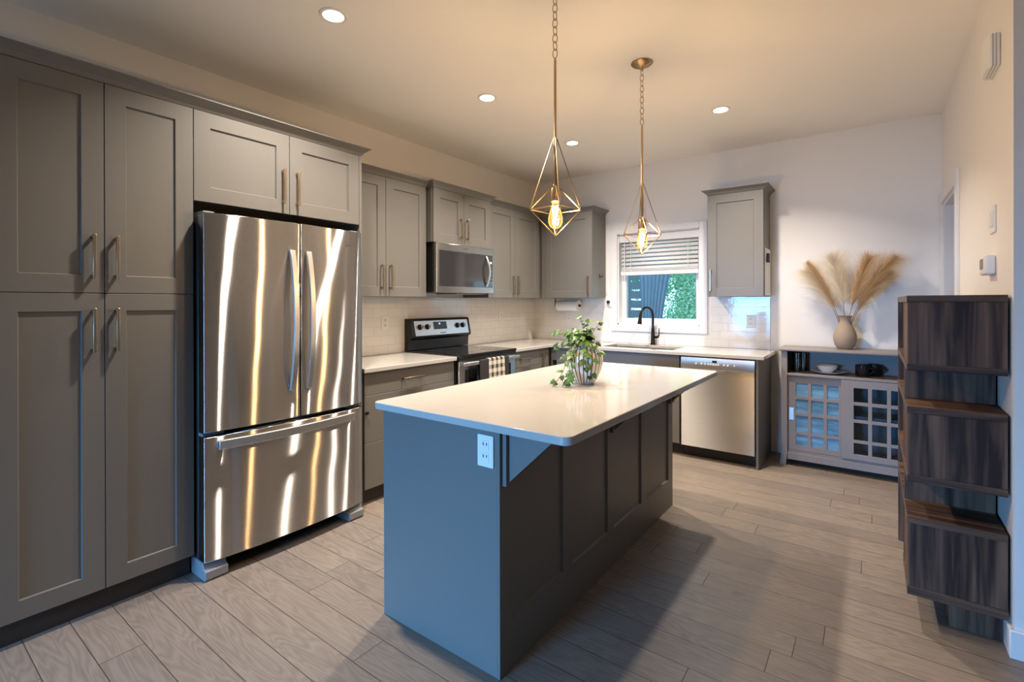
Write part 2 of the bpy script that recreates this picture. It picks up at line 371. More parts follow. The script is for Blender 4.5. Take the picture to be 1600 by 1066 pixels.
# ------------------------------------------------------------------ room shell
ZC, XR, YR = 2.785, 3.745, -2.33
YB, XE, T = -9.0, 8.0, .12
struct(box('floor', 'floor', (-.1, XE, YB, .0, -.05, 0)), 'grey brown oak plank laminate floor', 'floor')
struct(box('ceiling', 'ceil', (-.1, XE, YB, 1.2, ZC, ZC+.1)), 'warm white painted flat ceiling', 'ceiling')
struct(box('wall_left', 'wall', (-T, 0, YB, 0, 0, ZC)), 'off white wall behind the long run of cabinets', 'wall')
wx0, wx1, wz0, wz1 = 1.10, 1.962, 1.108, 2.078
b = MB()
b.box(-T, wx0, 0, .14, 0, ZC); b.box(wx1, XR+T, 0, .14, 0, ZC); b.box(wx0, wx1, 0, .14, 0, wz0); b.box(wx0, wx1, 0, .14, wz1, ZC)
struct(b.build('wall_back', 'wall'), 'off white end wall with the sink window', 'wall')
dy0, dy1, dz = -.86, -.11, 2.075
b = MB(); b.box(XR, XR+T, YR, dy0, 0, ZC); b.box(XR, XR+T, dy0, dy1, dz, ZC); b.box(XR, XR+T, dy1, 0, 0, ZC)
struct(b.build('wall_right', 'wall'), 'off white short wall with doorway, right of the hutch', 'wall')
struct(box('wall_front', 'wall', (XR+T, XE, YR, YR+T, 0, ZC)), 'off white return wall at the right edge of the photo', 'wall')
struct(box('wall_side', 'wall', (XE, XE+T, YB, YR+T, 0, ZC)), 'off white side wall of the living area', 'wall')
b = MB(); b.box(-T, .3, YB-T, YB, 0, ZC); b.box(2.0, XE+T, YB-T, YB, 0, ZC); b.box(.3, 2.0, YB-T, YB, 1.8, ZC); b.box(.3, 2.0, YB-T, YB, 0, .1)
struct(b.build('wall_rear', 'wall'), 'off white wall behind the camera with patio window', 'wall')
# room beyond the doorway
b = MB(); b.box(5.2, 5.3, YR+T, 1.0, 0, ZC); b.box(XR+T, 5.2, .9, 1.0, 0, ZC)
b.box(XR+T, 5.3, YR+T, YR+T+.01, 0, ZC)
b.box(XR+T-.02, XR+T, .14, .9, 0, ZC)
struct(b.build('wall_hall', 'wall'), 'plain wall seen through the doorway', 'wall')
struct(box('floor_hall', 'floor', (XR+T, 5.3, .0, 1.0, -.05, 0)), 'plank floor beyond the doorway', 'floor')
# rear patio window
w2 = thing('window_2', 'wide patio window behind the camera', 'window', (1.15, YB-.06, .1)); w2['kind'] = 'structure'
b = MB()
for x in (.3, 1.12, 1.94): b.box(x, x+.06, YB-.09, YB-.03, .1, 1.8)
b.box(.3, 2.0, YB-.09, YB-.03, .1, .16); b.box(.3, 2.0, YB-.09, YB-.03, 1.74, 1.8)
b.build('window_frame', 'trim', w2); box('pane', 'pane', (.3, 2.0, YB-.065, YB-.06, .1, 1.8), w2)
# skirting
BBH = .108
def bb(n, d, l): return struct(box(n, 'trim', d, bevel=.004), l, 'baseboard')
bb('baseboard_back', (2.602, XR, -.014, 0, 0, BBH), 'white baseboard below the hutch wall')
bb('baseboard_right', (XR-.014, XR, YR, dy0-.09, 0, BBH), 'white baseboard behind the dark bookcase')
bb('baseboard_front', (XR-.014, XE, YR-.014, YR, 0, BBH), 'white baseboard at the lower right corner of the photo')
bb('baseboard_left', (0, .014, YB, -4.66, 0, BBH), 'white baseboard past the pantry')
# doorway
d1 = thing('door_1', 'white cased doorway opening at the right of the hutch', 'doorway', (XR, (dy0+dy1)/2, 0)); d1['kind'] = 'structure'
b = MB(); CW = .085
b.box(XR-.018, XR, dy0-CW, dy0, 0, dz+CW); b.box(XR-.018, XR, dy1, dy1+CW, 0, dz+CW); b.box(XR-.018, XR, dy0, dy1, dz, dz+CW)
b.build('door_casing', 'trim', d1, .003)
b = MB(); b.box(XR, XR+T, dy0, dy0+.018, 0, dz); b.box(XR, XR+T, dy1-.018, dy1, 0, dz); b.box(XR, XR+T, dy0+.018, dy1-.018, dz-.018, dz)
b.build('door_jamb', 'trim', d1, .001)
# backsplash tiling
struct(box('trim_1', 'tile_y', (0, .010, -2.945, -.0, .915, 1.396)), 'white subway tile backsplash behind the range', 'backsplash')
b = MB(); b.box(.010, 1.0, -.010, 0, .915, 1.396); b.box(2.062, 2.576, -.010, 0, .915, 1.396); b.box(1.0, 2.062, -.010, 0, .915, 1.037)
struct(b.build('trim_2', 'tile_x'), 'white glossy subway tile backsplash around the sink window', 'backsplash')
# sink window
w = thing('window_1', 'white framed window above the sink', 'window', (1.53, 0, wz0)); w['kind'] = 'structure'
b = MB(); ox0, ox1, oz0, oz1 = 1.032, 2.035, 1.038, 2.142
b.box(ox0, wx0, -.022, 0, oz0, oz1); b.box(wx1, ox1, -.022, 0, oz0, oz1); b.box(wx0, wx1, -.022, 0, wz1, oz1); b.box(wx0, wx1, -.022, 0, oz0, wz0)
b.build('window_casing', 'trim', w, .003)
b = MB(); b.box(wx0, wx0+.012, 0, .12, wz0, wz1); b.box(wx1-.012, wx1, 0, .12, wz0, wz1); b.box(wx0, wx1, 0, .12, wz0, wz0+.014); b.box(wx0, wx1, 0, .12, wz1-.012, wz1)
b.build('window_jamb', 'trim', w)
b = MB(); fx0, fx1, fz0, fz1 = 1.112, 1.95, 1.122, 2.066
for q in ((fx0, fx0+.05, fz0, fz1), (fx1-.05, fx1, fz0, fz1), (fx0+.05, fx1-.05, fz0, fz0+.055), (fx0+.05, fx1-.05, fz1-.055, fz1)): b.box(q[0], q[1], .085, .135, q[2], q[3])
b.build('window_frame', 'trim', w, .004)
box('pane', 'pane', (fx0+.05, fx1-.05, .108, .112, fz0+.055, fz1-.055), w)
b = MB(); b.box(1.50, 1.62, .060, .085, 1.122, 1.136); b.box(1.52, 1.60, .05, .062, 1.125, 1.133); b.build('window_crank', 'plastic', w, .002)
# blind
bl = thing('window_blind', 'white slatted blind half lowered in the sink window', 'blind', (1.53, .04, 2.06))
MB().box(wx0+.013, wx1-.013, .012, .028, 1.99, 2.064).build('valance', 'trim', bl, .003)
for i in range(7):
    z = 1.976-i*.0425; b = MB()
    b.loft([[(q, .032+.026*k/4-.004*math.sin(math.pi*k/4), z-.020+.041*(k/4)) for k in range(5)] for q in (wx0+.03, wx1-.025)], cap=False, closed=False)
    o = b.build('slat', 'blind', bl, smooth=True, recalc=False); sm = o.modifiers.new('s', 'SOLIDIFY'); sm.thickness = .0025
b = MB()
for k in range(4): b.box(wx0+.03, wx1-.025, .026, .074, 1.679+.0055*k, 1.683+.0055*k)
b.build('stacked_slats', 'blind', bl)
MB().box(wx0+.025, wx1-.02, .024, .076, 1.636, 1.676).build('bottom_rail', 'trim', bl, .003)
for x in (1.24, 1.84): MB().box(x-.002, x+.002, .0235, .0255, 1.66, 2.0).build('cord', 'plastic', bl)
MB().tube([(1.17, .022, 2.0), (1.172, .02, 1.45)], .0045, 8).build('tilt_wand', 'plastic', bl, smooth=True)

# ------------------------------------------------------------------ cabinets on the left wall
XP, YS0, YS1, YS2, YS3, YS4 = .625, -4.624, -4.2774, -3.9301, -3.4369, -2.9447
ZDT, ZDB, ZSP, ZOF, ZCR = 2.3085, .105, 1.391, 1.856, 2.358
G = .0015
pc = thing('pantry_cabinet', 'tall grey shaker pantry with four doors, left of the fridge', 'cabinet', (.31, -4.28, 0))
box('carcass', 'cab', (0.002, XP-.0215, YS0, YS2-.002, .105, ZDT), pc)
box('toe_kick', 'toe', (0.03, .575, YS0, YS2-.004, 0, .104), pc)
P = frame('x+', XP)
for (a, c) in ((YS0, YS1), (YS1, YS2)):
    hs = YS1-.040 if a == YS0 else YS1+.040
    d = shaker(P, a+G, c-G, ZSP+G, ZDT-.002).build('door', 'cab', pc); handle(P, hs, 1.454, 1.643, d)
    d = shaker(P, a+G, c-G, ZDB, ZSP-G).build('door', 'cab', pc); handle(P, hs, 1.137, 1.326, d)
crown(.002, XP, YS0, YS2, ZDT, ZCR, .045, ('x+',), pc)
fc = thing('wall_cabinet', 'grey two door cabinet with gable panel above the fridge', 'cabinet', (.31, -3.44, ZOF))
box('carcass', 'cab', (0.002, XP-.0215, YS2, YS4-.02, ZOF+.01, ZDT), fc)
box('gable_panel', 'cab', (0.012, XP, YS4-.018, YS4, 0, ZDT), fc, .001)
for (a, c) in ((YS2, YS3), (YS3, YS4-.02)):
    hs = YS3-.042 if a == YS2 else YS3+.042
    d = shaker(P, a+G, c-G, ZOF, ZDT-.002).build('door', 'cab', fc); handle(P, hs, 1.909, 2.106, d)
crown(.002, XP, YS2, YS4, ZDT, ZCR, .045, ('x+', 'y+'), fc)

UX, ZU = .335, 1.396
def upper(lab, y0, y1, x, z0, ztop, doors, hz, zc0, zc1, sides, inset=.022):
    t = thing('wall_cabinet', lab, 'cabinet', (x/2, (y0+y1)/2, z0))
    box('carcass', 'cab', (0.012, x-.0215, y0, y1, z0+.001, zc0), t, .001)
    P = frame('x+', x)
    for a, c, hs in doors:
        d = shaker(P, a+G, c-G, z0, zc0-.002).build('door', 'cab', t); handle(P, hs, hz[0], hz[1], d)
    crown(.002, x, y0, y1, zc0, zc1, .042, sides, t); return t
upper('grey two door wall cabinet between the fridge and the microwave', -2.9437, -2.093, UX, ZU, 0, [(-2.927, -2.512, -2.556), (-2.512, -2.094, -2.474)], (1.45, 1.642), 2.3085, 2.352, ('x+',))
upper('small grey two door cabinet directly above the microwave', -2.068, -1.312, .392, 1.8555, 0, [(-2.066, -1.69, -1.738), (-1.69, -1.314, -1.655)], (1.908, 2.09), 2.3085, 2.357, ('x+', 'y-', 'y+'))
upper('grey two door wall cabinet right of the microwave', -1.282, -.3805, UX, ZU, 0, [(-1.280, -.838, -.878), (-.838, -.382, -.802)], (1.43, 1.625), 2.3085, 2.352, ('x+',))
def upper_back(lab, x0, x1, door, hs, hz, sides):
    t = thing('wall_cabinet', lab, 'cabinet', ((x0+x1)/2, -.17, ZU))
    box('carcass', 'cab', (x0, x1, -.3135, -.012, ZU+.001, 2.3085), t, .001)
    P = frame('y-', -.335); d = shaker(P, door[0], door[1], ZU, 2.3065).build('door', 'cab', t); handle(P, hs, hz[0], hz[1], d)
    crown(x0, x1, -.335, -.002, 2.3085, 2.352, .042, sides, t); return t
cc = upper_back('grey corner wall cabinet left of the sink window', .0125, .962, (.385, .961), .918, (1.433, 1.628), ('y-', 'x+'))
box('filler_strip', 'cab', (.3355, .383, -.335, -.314, ZU+.001, 2.307), cc)
rc = upper_back('single door grey wall cabinet right of the sink window', 2.119, 2.577, (2.121, 2.5755), 2.150, (1.446, 1.641), ('y-', 'x+', 'x-'))
# hook, holder on cabinet sides
hk = thing('hook', 'small black hook on the side of the corner cabinet', 'hook', (.963, -.15, 1.62))
MB().box(.962, .966, -.165, -.145, 1.615, 1.65).build('back_plate', 'black', hk, .002)
MB().tube([(.966, -.155, 1.63), (.985, -.155, 1.62), (.998, -.155, 1.628), (1.0, -.155, 1.642)], .004, 8).build('prong', 'black', hk, smooth=True)
rs = thing('remote_holder', 'white wall plate with small black remote on the right cabinet side', 'remote control holder', (2.578, -.15, 1.42))
MB().box(2.577, 2.581, -.292, -.014, 1.405, 1.815).build('back_plate', 'plastic', rs, .002)
MB().box(2.581, 2.604, -.225, -.185, 1.69, 1.77).build('clicker', 'black', rs, .006)

# base cabinets on the left wall
XB = .62
bc = thing('base_cabinet', 'grey three drawer base cabinet between the fridge and the range', 'cabinet', (.3, -2.5, 0))
box('carcass', 'cab', (.012, XB-.0215, -2.9437, -2.062, .105, .883), bc)
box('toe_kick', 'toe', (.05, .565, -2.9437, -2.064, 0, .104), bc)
P = frame('x+', XB)
for i, (a, c) in enumerate(((.730, .880), (.412, .727), (.107, .409))):
    d = slab(P, -2.925, -2.066, a, c).build('drawer', 'cab', bc)
    handle(P, (-2.61, -2.408), (.808, .60, .29)[i], None, d, horiz=True)
MB().lathe([(.0, 0), (.007, 0), (.007, .008), (.011, .014), (.011, .020), (0, .022)], (XB, -2.912, .618), 14, 'x').build('magnetic_lock', 'black', bc, smooth=True, label='small round black knob')
b2 = thing('base_cabinet', 'grey drawer base cabinet right of the range', 'cabinet', (.3, -1.03, 0))
box('carcass', 'cab', (.012, XB-.0215, -1.262, -.812, .105, .883), b2)
box('toe_kick', 'toe', (.05, .565, -1.26, -.812, 0, .104), b2)
for i, (a, c) in enumerate(((.730, .880), (.412, .727), (.107, .409))):
    d = slab(P, -1.258, -.814, a, c).build('drawer', 'cab', b2)
    handle(P, (-1.165, -.985), (.806, .60, .29)[i], None, d, horiz=True)
b3 = thing('base_cabinet', 'grey corner base cabinet with a narrow door and upright handle', 'cabinet', (.3, -.4, 0))
box('carcass', 'cab', (.012, XB-.0215, -.810, -.012, .105, .883), b3)
box('toe_kick', 'toe', (.05, .565, -.810, -.3, 0, .104), b3)
d = shaker(P, -.808, -.642, .107, .880, stile=.05).build('door', 'cab', b3); handle(P, -.776, .70, .84, d)

# ------------------------------------------------------------------ back wall base run
YF = -.62
sb = thing('base_cabinet', 'grey sink base cabinet below the window, left of the dishwasher', 'cabinet', (1.3, -.3, 0))
b = MB(); b.box(.622, .64, -.598, -.014, .105, .883); b.box(1.942, 1.96, -.598, -.014, .105, .883); b.box(.64, 1.942, -.598, -.014, .105, .122); b.box(.64, 1.942, -.03, -.014, .122, .883); b.box(.64, 1.942, -.598, -.58, .75, .883)
b.build('carcass', 'cab', sb)
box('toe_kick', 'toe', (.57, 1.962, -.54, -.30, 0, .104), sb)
P = frame('y-', YF)
slab(P, .70, 1.955, .730, .880).build('false_front', 'cab', sb)
for a, c, hs in ((.70, 1.30, 1.26), (1.303, 1.955, 1.345)):
    d = shaker(P, a, c, .107, .727).build('door', 'cab', sb); handle(P, hs, .50, .69, d)
ep = tag(box('end_panel', 'cab', (2.567, 2.584, -.63, -.012, 0, .883), None, .001, loc=(2.575, -.32, 0)), 'grey end panel at the right side of the dishwasher', 'panel')

# dishwasher
dw = thing('dishwasher', 'stainless steel dishwasher at the end of the back counter', 'dishwasher', (2.266, -.33, 0))
X0, X1, YD = 1.969, 2.564, -.640
box('tub', 'black', (X0+.004, X1-.004, -.60, -.03, .115, .872), dw)
box('toe_kick', 'black', (X0, X1, -.545, -.10, 0, .112), dw)
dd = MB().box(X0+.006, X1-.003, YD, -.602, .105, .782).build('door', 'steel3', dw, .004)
b = MB(); b.prism([(YD-.010, .788), (YD-.004, .775), (YD, .775), (-.602, .775), (-.602, .874), (YD+.004, .874)], 'x', X0+.006, X1-.003)
cp = b.build('control_panel', 'chrome', dw, .002, label='pale steel control strip')
for x in (2.105, 2.15, 2.18, 2.205, 2.225, 2.245, 2.265, 2.285, 2.33, 2.36, 2.41): MB().lathe([(0, 0), (.007, 0), (.007, -.006), (0, -.007)], (x, YD-.0045, .822), 12, 'y').build('button', 'plastic', cp, smooth=True)
MB().box(2.236, 2.272, YD-.0062, YD+.004, .838, .856).build('display', 'blackgloss', cp)
b = MB(); b.prism([(2.225+.05+.075*math.cos(math.pi+math.pi*k/10), .782+.03*math.sin(math.pi+math.pi*k/10)) for k in range(11)], 'y', YD-.003, YD+.004); b.build('handle', 'chrome', dd, smooth=False, label='scooped pocket handle')

# worktops
tag(MB().box(.012, .645, -2.9437, -2.056, .884, .914).build('worktop', 'quartz', None, .003, loc=(.32, -2.5, .884)), 'short white quartz worktop between the fridge and the range', 'worktop')
hx0, hx1, hy0, hy1 = 1.15, 1.865, -.53, -.13
b = MB().cells([.012, .645, hx0, hx1, 2.628], [-1.268, -.647, hy0, hy1, -.012], .884, .914, {(1, 0), (2, 0), (3, 0), (2, 2)})
tag(b.build('worktop', 'quartz', None, .003, loc=(1.3, -.33, .884)), 'L shaped white quartz worktop holding the sink', 'worktop')
sk = thing('sink', 'double bowl stainless sink set into the back worktop', 'sink', (1.5, -.33, .70))
b = MB()
for a, c in ((hx0, 1.497), (1.517, hx1)):
    b.loft([[(a, hy0, .883), (c, hy0, .883), (c, hy1, .883), (a, hy1, .883)], [(a+.012, hy0+.012, .71), (c-.012, hy0+.012, .71), (c-.012, hy1-.012, .71), (a+.012, hy1-.012, .71)]], cap=False)
    b.bm.verts.ensure_lookup_table(); b.bm.faces.new(b.bm.verts[-4:])
o = b.build('bowl', 'sinksteel', sk, 0, recalc=False); sm = o.modifiers.new('s', 'SOLIDIFY'); sm.thickness = .002; sm.offset = 0
MB().box(1.497, 1.517, hy0, hy1, .80, .882).build('divider', 'chrome', sk, .003)
for x in (1.32, 1.69): MB().lathe([(0, 0), (.04, 0), (.04, .004), (.02, .003), (0, .003)], (x, -.33, .712), 24).build('drain', 'bronze', sk, smooth=True)
fa = thing('faucet', 'dark bronze gooseneck pull down faucet behind the sink', 'faucet', (1.515, -.07, .914))
fx, fy = 1.515, -.07; dirx, diry = -.42, -.90
MB().lathe([(0, 0), (.027, 0), (.027, .006), (.022, .018), (.019, .09), (.016, .16), (.014, .17), (0, .17)], (fx, fy, .9145), 24).build('body', 'bronze', fa, smooth=True)
pts = [(fx, fy, 1.07), (fx, fy, 1.20)]; R_ = .085
for k in range(1, 12):
    a = math.pi*k/12*1.08; q = R_*(1-math.cos(a)); pts.append((fx+dirx*q, fy+diry*q, 1.21+R_*math.sin(a)))
MB().tube(pts, .0125, 14).build('spout', 'bronze', fa, smooth=True)
e = Vector(pts[-1]); e2 = e+Vector((dirx*-.0+dirx*.012, diry*.012, -.085))
MB().tube([e+Vector((0, 0, .004)), e.lerp(e2, .3), e2], [.014, .016, .023], 16).build('spray_head', 'bronze', fa, smooth=True)
MB().tube([(fx+.012, fy, .99), (fx+.055, fy-.01, .995)], .012, 12).build('handle_hub', 'bronze', fa, smooth=True)
MB().tube([(fx+.052, fy-.01, .985), (fx+.068, fy-.012, 1.02), (fx+.068, fy-.012, 1.085)], [.008, .007, .005], 10).build('lever', 'bronze', fa, smooth=True)

# ------------------------------------------------------------------ refrigerator
fr = thing('refrigerator', 'stainless steel french door refrigerator with bottom freezer drawer', 'refrigerator', (.4, -3.47, 0))
FX, A0, A1, AM = .732, -3.923, -3.018, -3.4485
box('body', 'fridge_side', (.03, .645, A0+.004, A1-.004, .055, 1.775), fr, .004)
def bulged(y0, y1, z0, z1, xb, full0, full1):
    mb = MB(); n = 14
    def bx(y): u = (y-full0)/(full1-full0)*2-1; return FX+.026*(1-u*u)-.010*(abs(u)**8)
    ring = []
    for i in range(n+1):
        y = y0+(y1-y0)*i/n; ring.append((bx(y), y))
    e = .004; ring[0] = (ring[0][0]-e, y0); ring[-1] = (ring[-1][0]-e, y1)
    lp = ring+[(xb, y1), (xb, y0)]
    return mb.loft([[(x, y, z0) for x, y in lp], [(x, y, z1) for x, y in lp]])
DL = bulged(A0, AM-.003, .718, 1.788, .655, A0, A1).build('door', 'steel', fr, .003, label='left stainless door')
DR = bulged(AM+.003, A1, .718, 1.788, .655, A0, A1).build('door', 'steel', fr, .003, label='right stainless door')
DF = bulged(A0, A1, .088, .694, .655, A0, A1).build('freezer_drawer', 'steel', fr, .003)
def bowed(y, z0, z1, par, lab):
    lo = []; n = 16
    for k in range(n+1):
        u = k/n; z = z0+(z1-z0)*u; o = .022+.045*math.sin(math.pi*u)**.8; x = FX+.017+o; w = .017
        lo.append([(x-.014, y-w, z), (x, y-w+.003, z), (x, y+w-.003, z), (x-.014, y+w, z)])
    mb = MB().loft(lo)
    for z in (z0, z1-.03): mb.box(FX+.006, FX+.034, y-.012, y+.012, z, z+.03)
    return mb.build('handle', 'chrome', par, .0015, label=lab)
bowed(AM-.052, .868, 1.636, DL, 'bowed steel handle'); bowed(AM+.045, .868, 1.636, DR, 'bowed steel handle')
lo = []
for k in range(17):
    u = k/16; y = -3.872+(-3.098+3.872)*u; x = FX+.004+.030+.034*math.sin(math.pi*u)**.9; w = .024
    lo.append([(x-.014, y, .655-w), (x, y, .655-w+.003), (x, y, .655+w-.003), (x-.014, y, .655+w)])
mb = MB().loft(lo)
for y in (-3.872, -3.128): mb.box(FX, FX+.030, y, y+.03, .64, .67)
mb.build('handle', 'chrome', DF, .0015, label='wide bowed steel handle')
for q in ((.655, .70, A0, A0+.10, .696, .712), (.655, .70, A1-.10, A1, .696, .712), (.655, .70, AM-.06, AM+.06, .696, .714), (.56, .69, A0+.01, A0+.06, 1.776, 1.80), (.56, .69, A1-.06, A1-.01, 1.776, 1.80)):
    MB().box(*q).build('hinge', 'greyplastic', fr, .002)
box('base_grille', 'black', (.10, .62, A0+.02, A1-.02, .02, .084), fr)
for y in (A0-.002, A1-.103):
    b = MB(); b.prism([(.50, 0), (.725, 0), (.735, .012), (.735, .05), (.715, .055), (.70, .084), (.50, .084)], 'y', y, y+.105); b.build('foot', 'greyplastic', fr, .004)

def text_mesh(body, size, name, m, parent, origin, ux, uz, extr=.0006, spacing=1):
    cu = bpy.data.curves.new(name, 'FONT'); cu.body = body; cu.size = size; cu.extrude = extr; cu.align_x = 'CENTER'; cu.align_y = 'CENTER'
    tmp = bpy.data.objects.new(name, cu); C.objects.link(tmp)
    me = bpy.data.meshes.new_from_object(tmp.evaluated_get(bpy.context.evaluated_depsgraph_get())); bpy.data.objects.remove(tmp)
    ux, uz = Vector(ux), Vector(uz); un = ux.cross(uz); L = ROOT[parent]
    for v in me.vertices: v.co = Vector(origin)+ux*v.co.x+uz*v.co.y+un*v.co.z-L
    me.materials.clear(); me.materials.append(M[m]); o = bpy.data.objects.new(name, me); C.objects.link(o); o.parent = parent; ROOT[o] = L; return o
def ring_mark(parent, c, ux, uz, a, bb_, m='greyplastic', name='logo_ring'):
    ux, uz = Vector(ux), Vector(uz); n = ux.cross(uz)
    pts = [Vector(c)+ux*a*math.cos(t)+uz*bb_*math.sin(t)+ux*.25*bb_*math.sin(t) for t in [2*math.pi*k/40*.86+.5 for k in range(41)]]
    return MB().tube(pts, .0009, 6).build(name, m, parent, smooth=True)
M['logo'] = mat('logo_grey', (.09, .085, .085), .4, .3, noise=.05)
M['logolight'] = mat('logo_silver', (.30, .30, .30), .3, .8, noise=.05)
text_mesh('Whirlpool', .020, 'logo', 'logo', DR, (FX+.0125, -3.150, 1.700), (0, 1, 0), (0, 0, 1))
ring_mark(DR, (FX+.0135, -3.150, 1.702), (0, 1, 0), (0, 0, 1), .030, .015, 'logo')

# ------------------------------------------------------------------ microwave
mw = thing('microwave', 'stainless over the range microwave below the small cabinet', 'microwave', (.2, -1.67, 1.434))
m0, m1 = -2.051, -1.2915
box('body', 'black', (.0125, .37, m0, m1, 1.436, 1.8535), mw, .003)
lid = MB().box(.371, .412, m0, m1, 1.434, 1.8535).build('door', 'steel2', mw, .004)
MB().box(.405, .4135, m0+.030, m1-.018, 1.487, 1.792).build('glass', 'mwglass', lid, .002)
lo = []
for k in range(13):
    u = k/12; z = 1.495+.285*u; x = .418+.042*math.sin(math.pi*u); w = .013; y = -1.405
    lo.append([(x-.008, y-w, z), (x+.004, y-w+.003, z), (x+.004, y+w-.003, z), (x-.008, y+w, z)])
MB().loft(lo).build('handle', 'chrome', lid, .0015, label='bowed steel handle')
b = MB(); b.box(.4136, .4142, -1.355, -1.325, 1.715, 1.730); b.build('display', 'display', lid)
for i in range(4):
    for j in range(3): MB().box(.4136, .4140, -1.362+.018*j, -1.352+.018*j, 1.53+.035*i, 1.538+.035*i).build('key_mark', 'logolight', lid)
MB().box(.10, .36, -1.75, -1.35, 1.424, 1.436).build('filter_vent', 'greyplastic', mw, .002)
text_mesh('Whirlpool', .016, 'logo', 'logo', lid, (.4123, -1.69, 1.823), (0, 1, 0), (0, 0, 1))

# ------------------------------------------------------------------ range
rg = thing('range', 'freestanding stainless and black electric range with glass cooktop', 'range', (.33, -1.66, 0))
r0, r1 = -2.050, -1.275
box('body', 'black', (.02, .62, r0, r1, .03, .905), rg, .002)
box('cooktop', 'blackgloss', (.075, .668, r0-.001, r1+.001, .9055, .926), rg, .004)
for x, y, q in ((.24, -1.86, .075), (.24, -1.47, .095), (.50, -1.86, .11), (.50, -1.47, .08)):
    MB().tube([(x+q*math.cos(2*math.pi*k/40), y+q*math.sin(2*math.pi*k/40), .9262) for k in range(40)], .0007, 4, closed=True).build('burner_ring', 'fridge_side', rg)
od = MB().box(.622, .655, r0+.004, r1-.004, .235, .872).build('oven_door', 'steel2', rg, .004)
MB().box(.65, .657, r0+.075, r1-.075, .36, .80).build('oven_window', 'blackgloss', od, .002)
MB().box(.640, .662, r0+.002, r1-.002, .872, .9045).build('front_rail', 'black', rg, .003)
b = MB(); b.box(.690, .712, r0+.004, r1-.010, .838, .866)
for y in (r0+.02, r1-.05): b.box(.65, .695, y, y+.028, .842, .862)
b.build('handle', 'chrome', od, .004, label='broad steel door handle')
MB().box(.622, .655, r0+.004, r1-.004, .05, .228).build('storage_drawer', 'steel2', rg, .004)
box('plinth', 'black', (.06, .58, r0+.02, r1-.02, 0, .03), rg)
bg = MB().prism([(.014, .927), (.070, .927), (.076, 1.02), (.105, 1.035), (.110, 1.05), (.078, 1.195), (.066, 1.206), (.014, 1.206)], 'y', r0, r1).build('backguard', 'black', rg, .004)
# slanted face: from (.110,1.05) to (.078,1.195)
sl = Vector((.078-.110, 0, 1.195-1.05)); sl.normalize(); nrm = Vector((sl.z, 0, -sl.x)); base = Vector((.110, 0, 1.05))
def SP(y, u, o): v = base+sl*u+nrm*o; return (v.x, y, v.z)
def sbox(mb, y0, y1, u0, u1, o0, o1): return mb.loft([[SP(y0, u0, o0), SP(y1, u0, o0), SP(y1, u1, o0), SP(y0, u1, o0)], [SP(y0, u0, o1), SP(y1, u0, o1), SP(y1, u1, o1), SP(y0, u1, o1)]])
cp = sbox(MB(), r0+.045, r1-.035, .004, .138, -.002, .003).build('control_panel', 'chrome', bg, .001)
sbox(MB(), -1.775, -1.605, .055, .125, 0, .0045).build('display', 'blackgloss', cp)
text_mesh('10', .020, 'clock_digits', 'display', cp, SP(-1.70, .105, .0052), (0, 1, 0), tuple(sl))
for y in (-1.945, -1.855, -1.46, -1.385):
    k = MB(); c = Vector(SP(y, .082, 0)); ax = nrm
    k.tube([c+ax*.002, c+ax*.010, c+ax*.0101, c+ax*.028], [.026, .025, .021, .018], 20)
    kn = k.build('knob', 'black', cp, smooth=True)
    q = MB(); sbox(q, y-.003, y+.003, .066, .098, .027, .031); q.build('knob_grip', 'chrome', kn)
text_mesh('Whirlpool', .018, 'logo', 'logo', cp, SP(-1.665, .022, .0034), (0, 1, 0), tuple(sl))
# towels over the oven handle
def towel(name, lab, m, y0, y1, zf, zb, off, seed):
    rnd = random.Random(seed); cols = 18; path = []
    for k in range(8): path.append((.6885-.0015-off, zb+(.862-zb)*k/7))
    for k in range(1, 8):
        a = math.pi*(1-k/8); path.append((.701+(.0145+off)*math.cos(a), .868+(.006+off)*math.sin(a)))
    for k in range(12): path.append((.7155+off, .866+(zf-.866)*k/11))
    loops = []; ph = rnd.random()*6
    for x, z in path:
        lp = []
        for i in range(cols+1):
            y = y0+(y1-y0)*i/cols; fall = max(0, .86-z)*(1 if x > .7 else 0)
            lp.append((x+.022*fall*(1+math.sin(ph+i*1.3))+0, y+.03*fall*math.sin(i*.7), z))
        loops.append(lp)
    o = MB().loft(loops, cap=False, closed=False).build(name, m, None, smooth=True, recalc=False, loc=(.70, (y0+y1)/2, .86))
    s = o.modifiers.new('s', 'SOLIDIFY'); s.thickness = .003; s.offset = 1
    return o
tag(towel('dish_towel', '', 'towel', -1.86, -1.46, .55, .60, .001, 3), 'charcoal dish towel hanging over the oven door handle', 'towel')
tag(towel('dish_towel', '', 'plaid', -1.745, -1.53, .57, .66, .006, 5), 'black and cream plaid dish towel laid over the charcoal towel', 'towel')

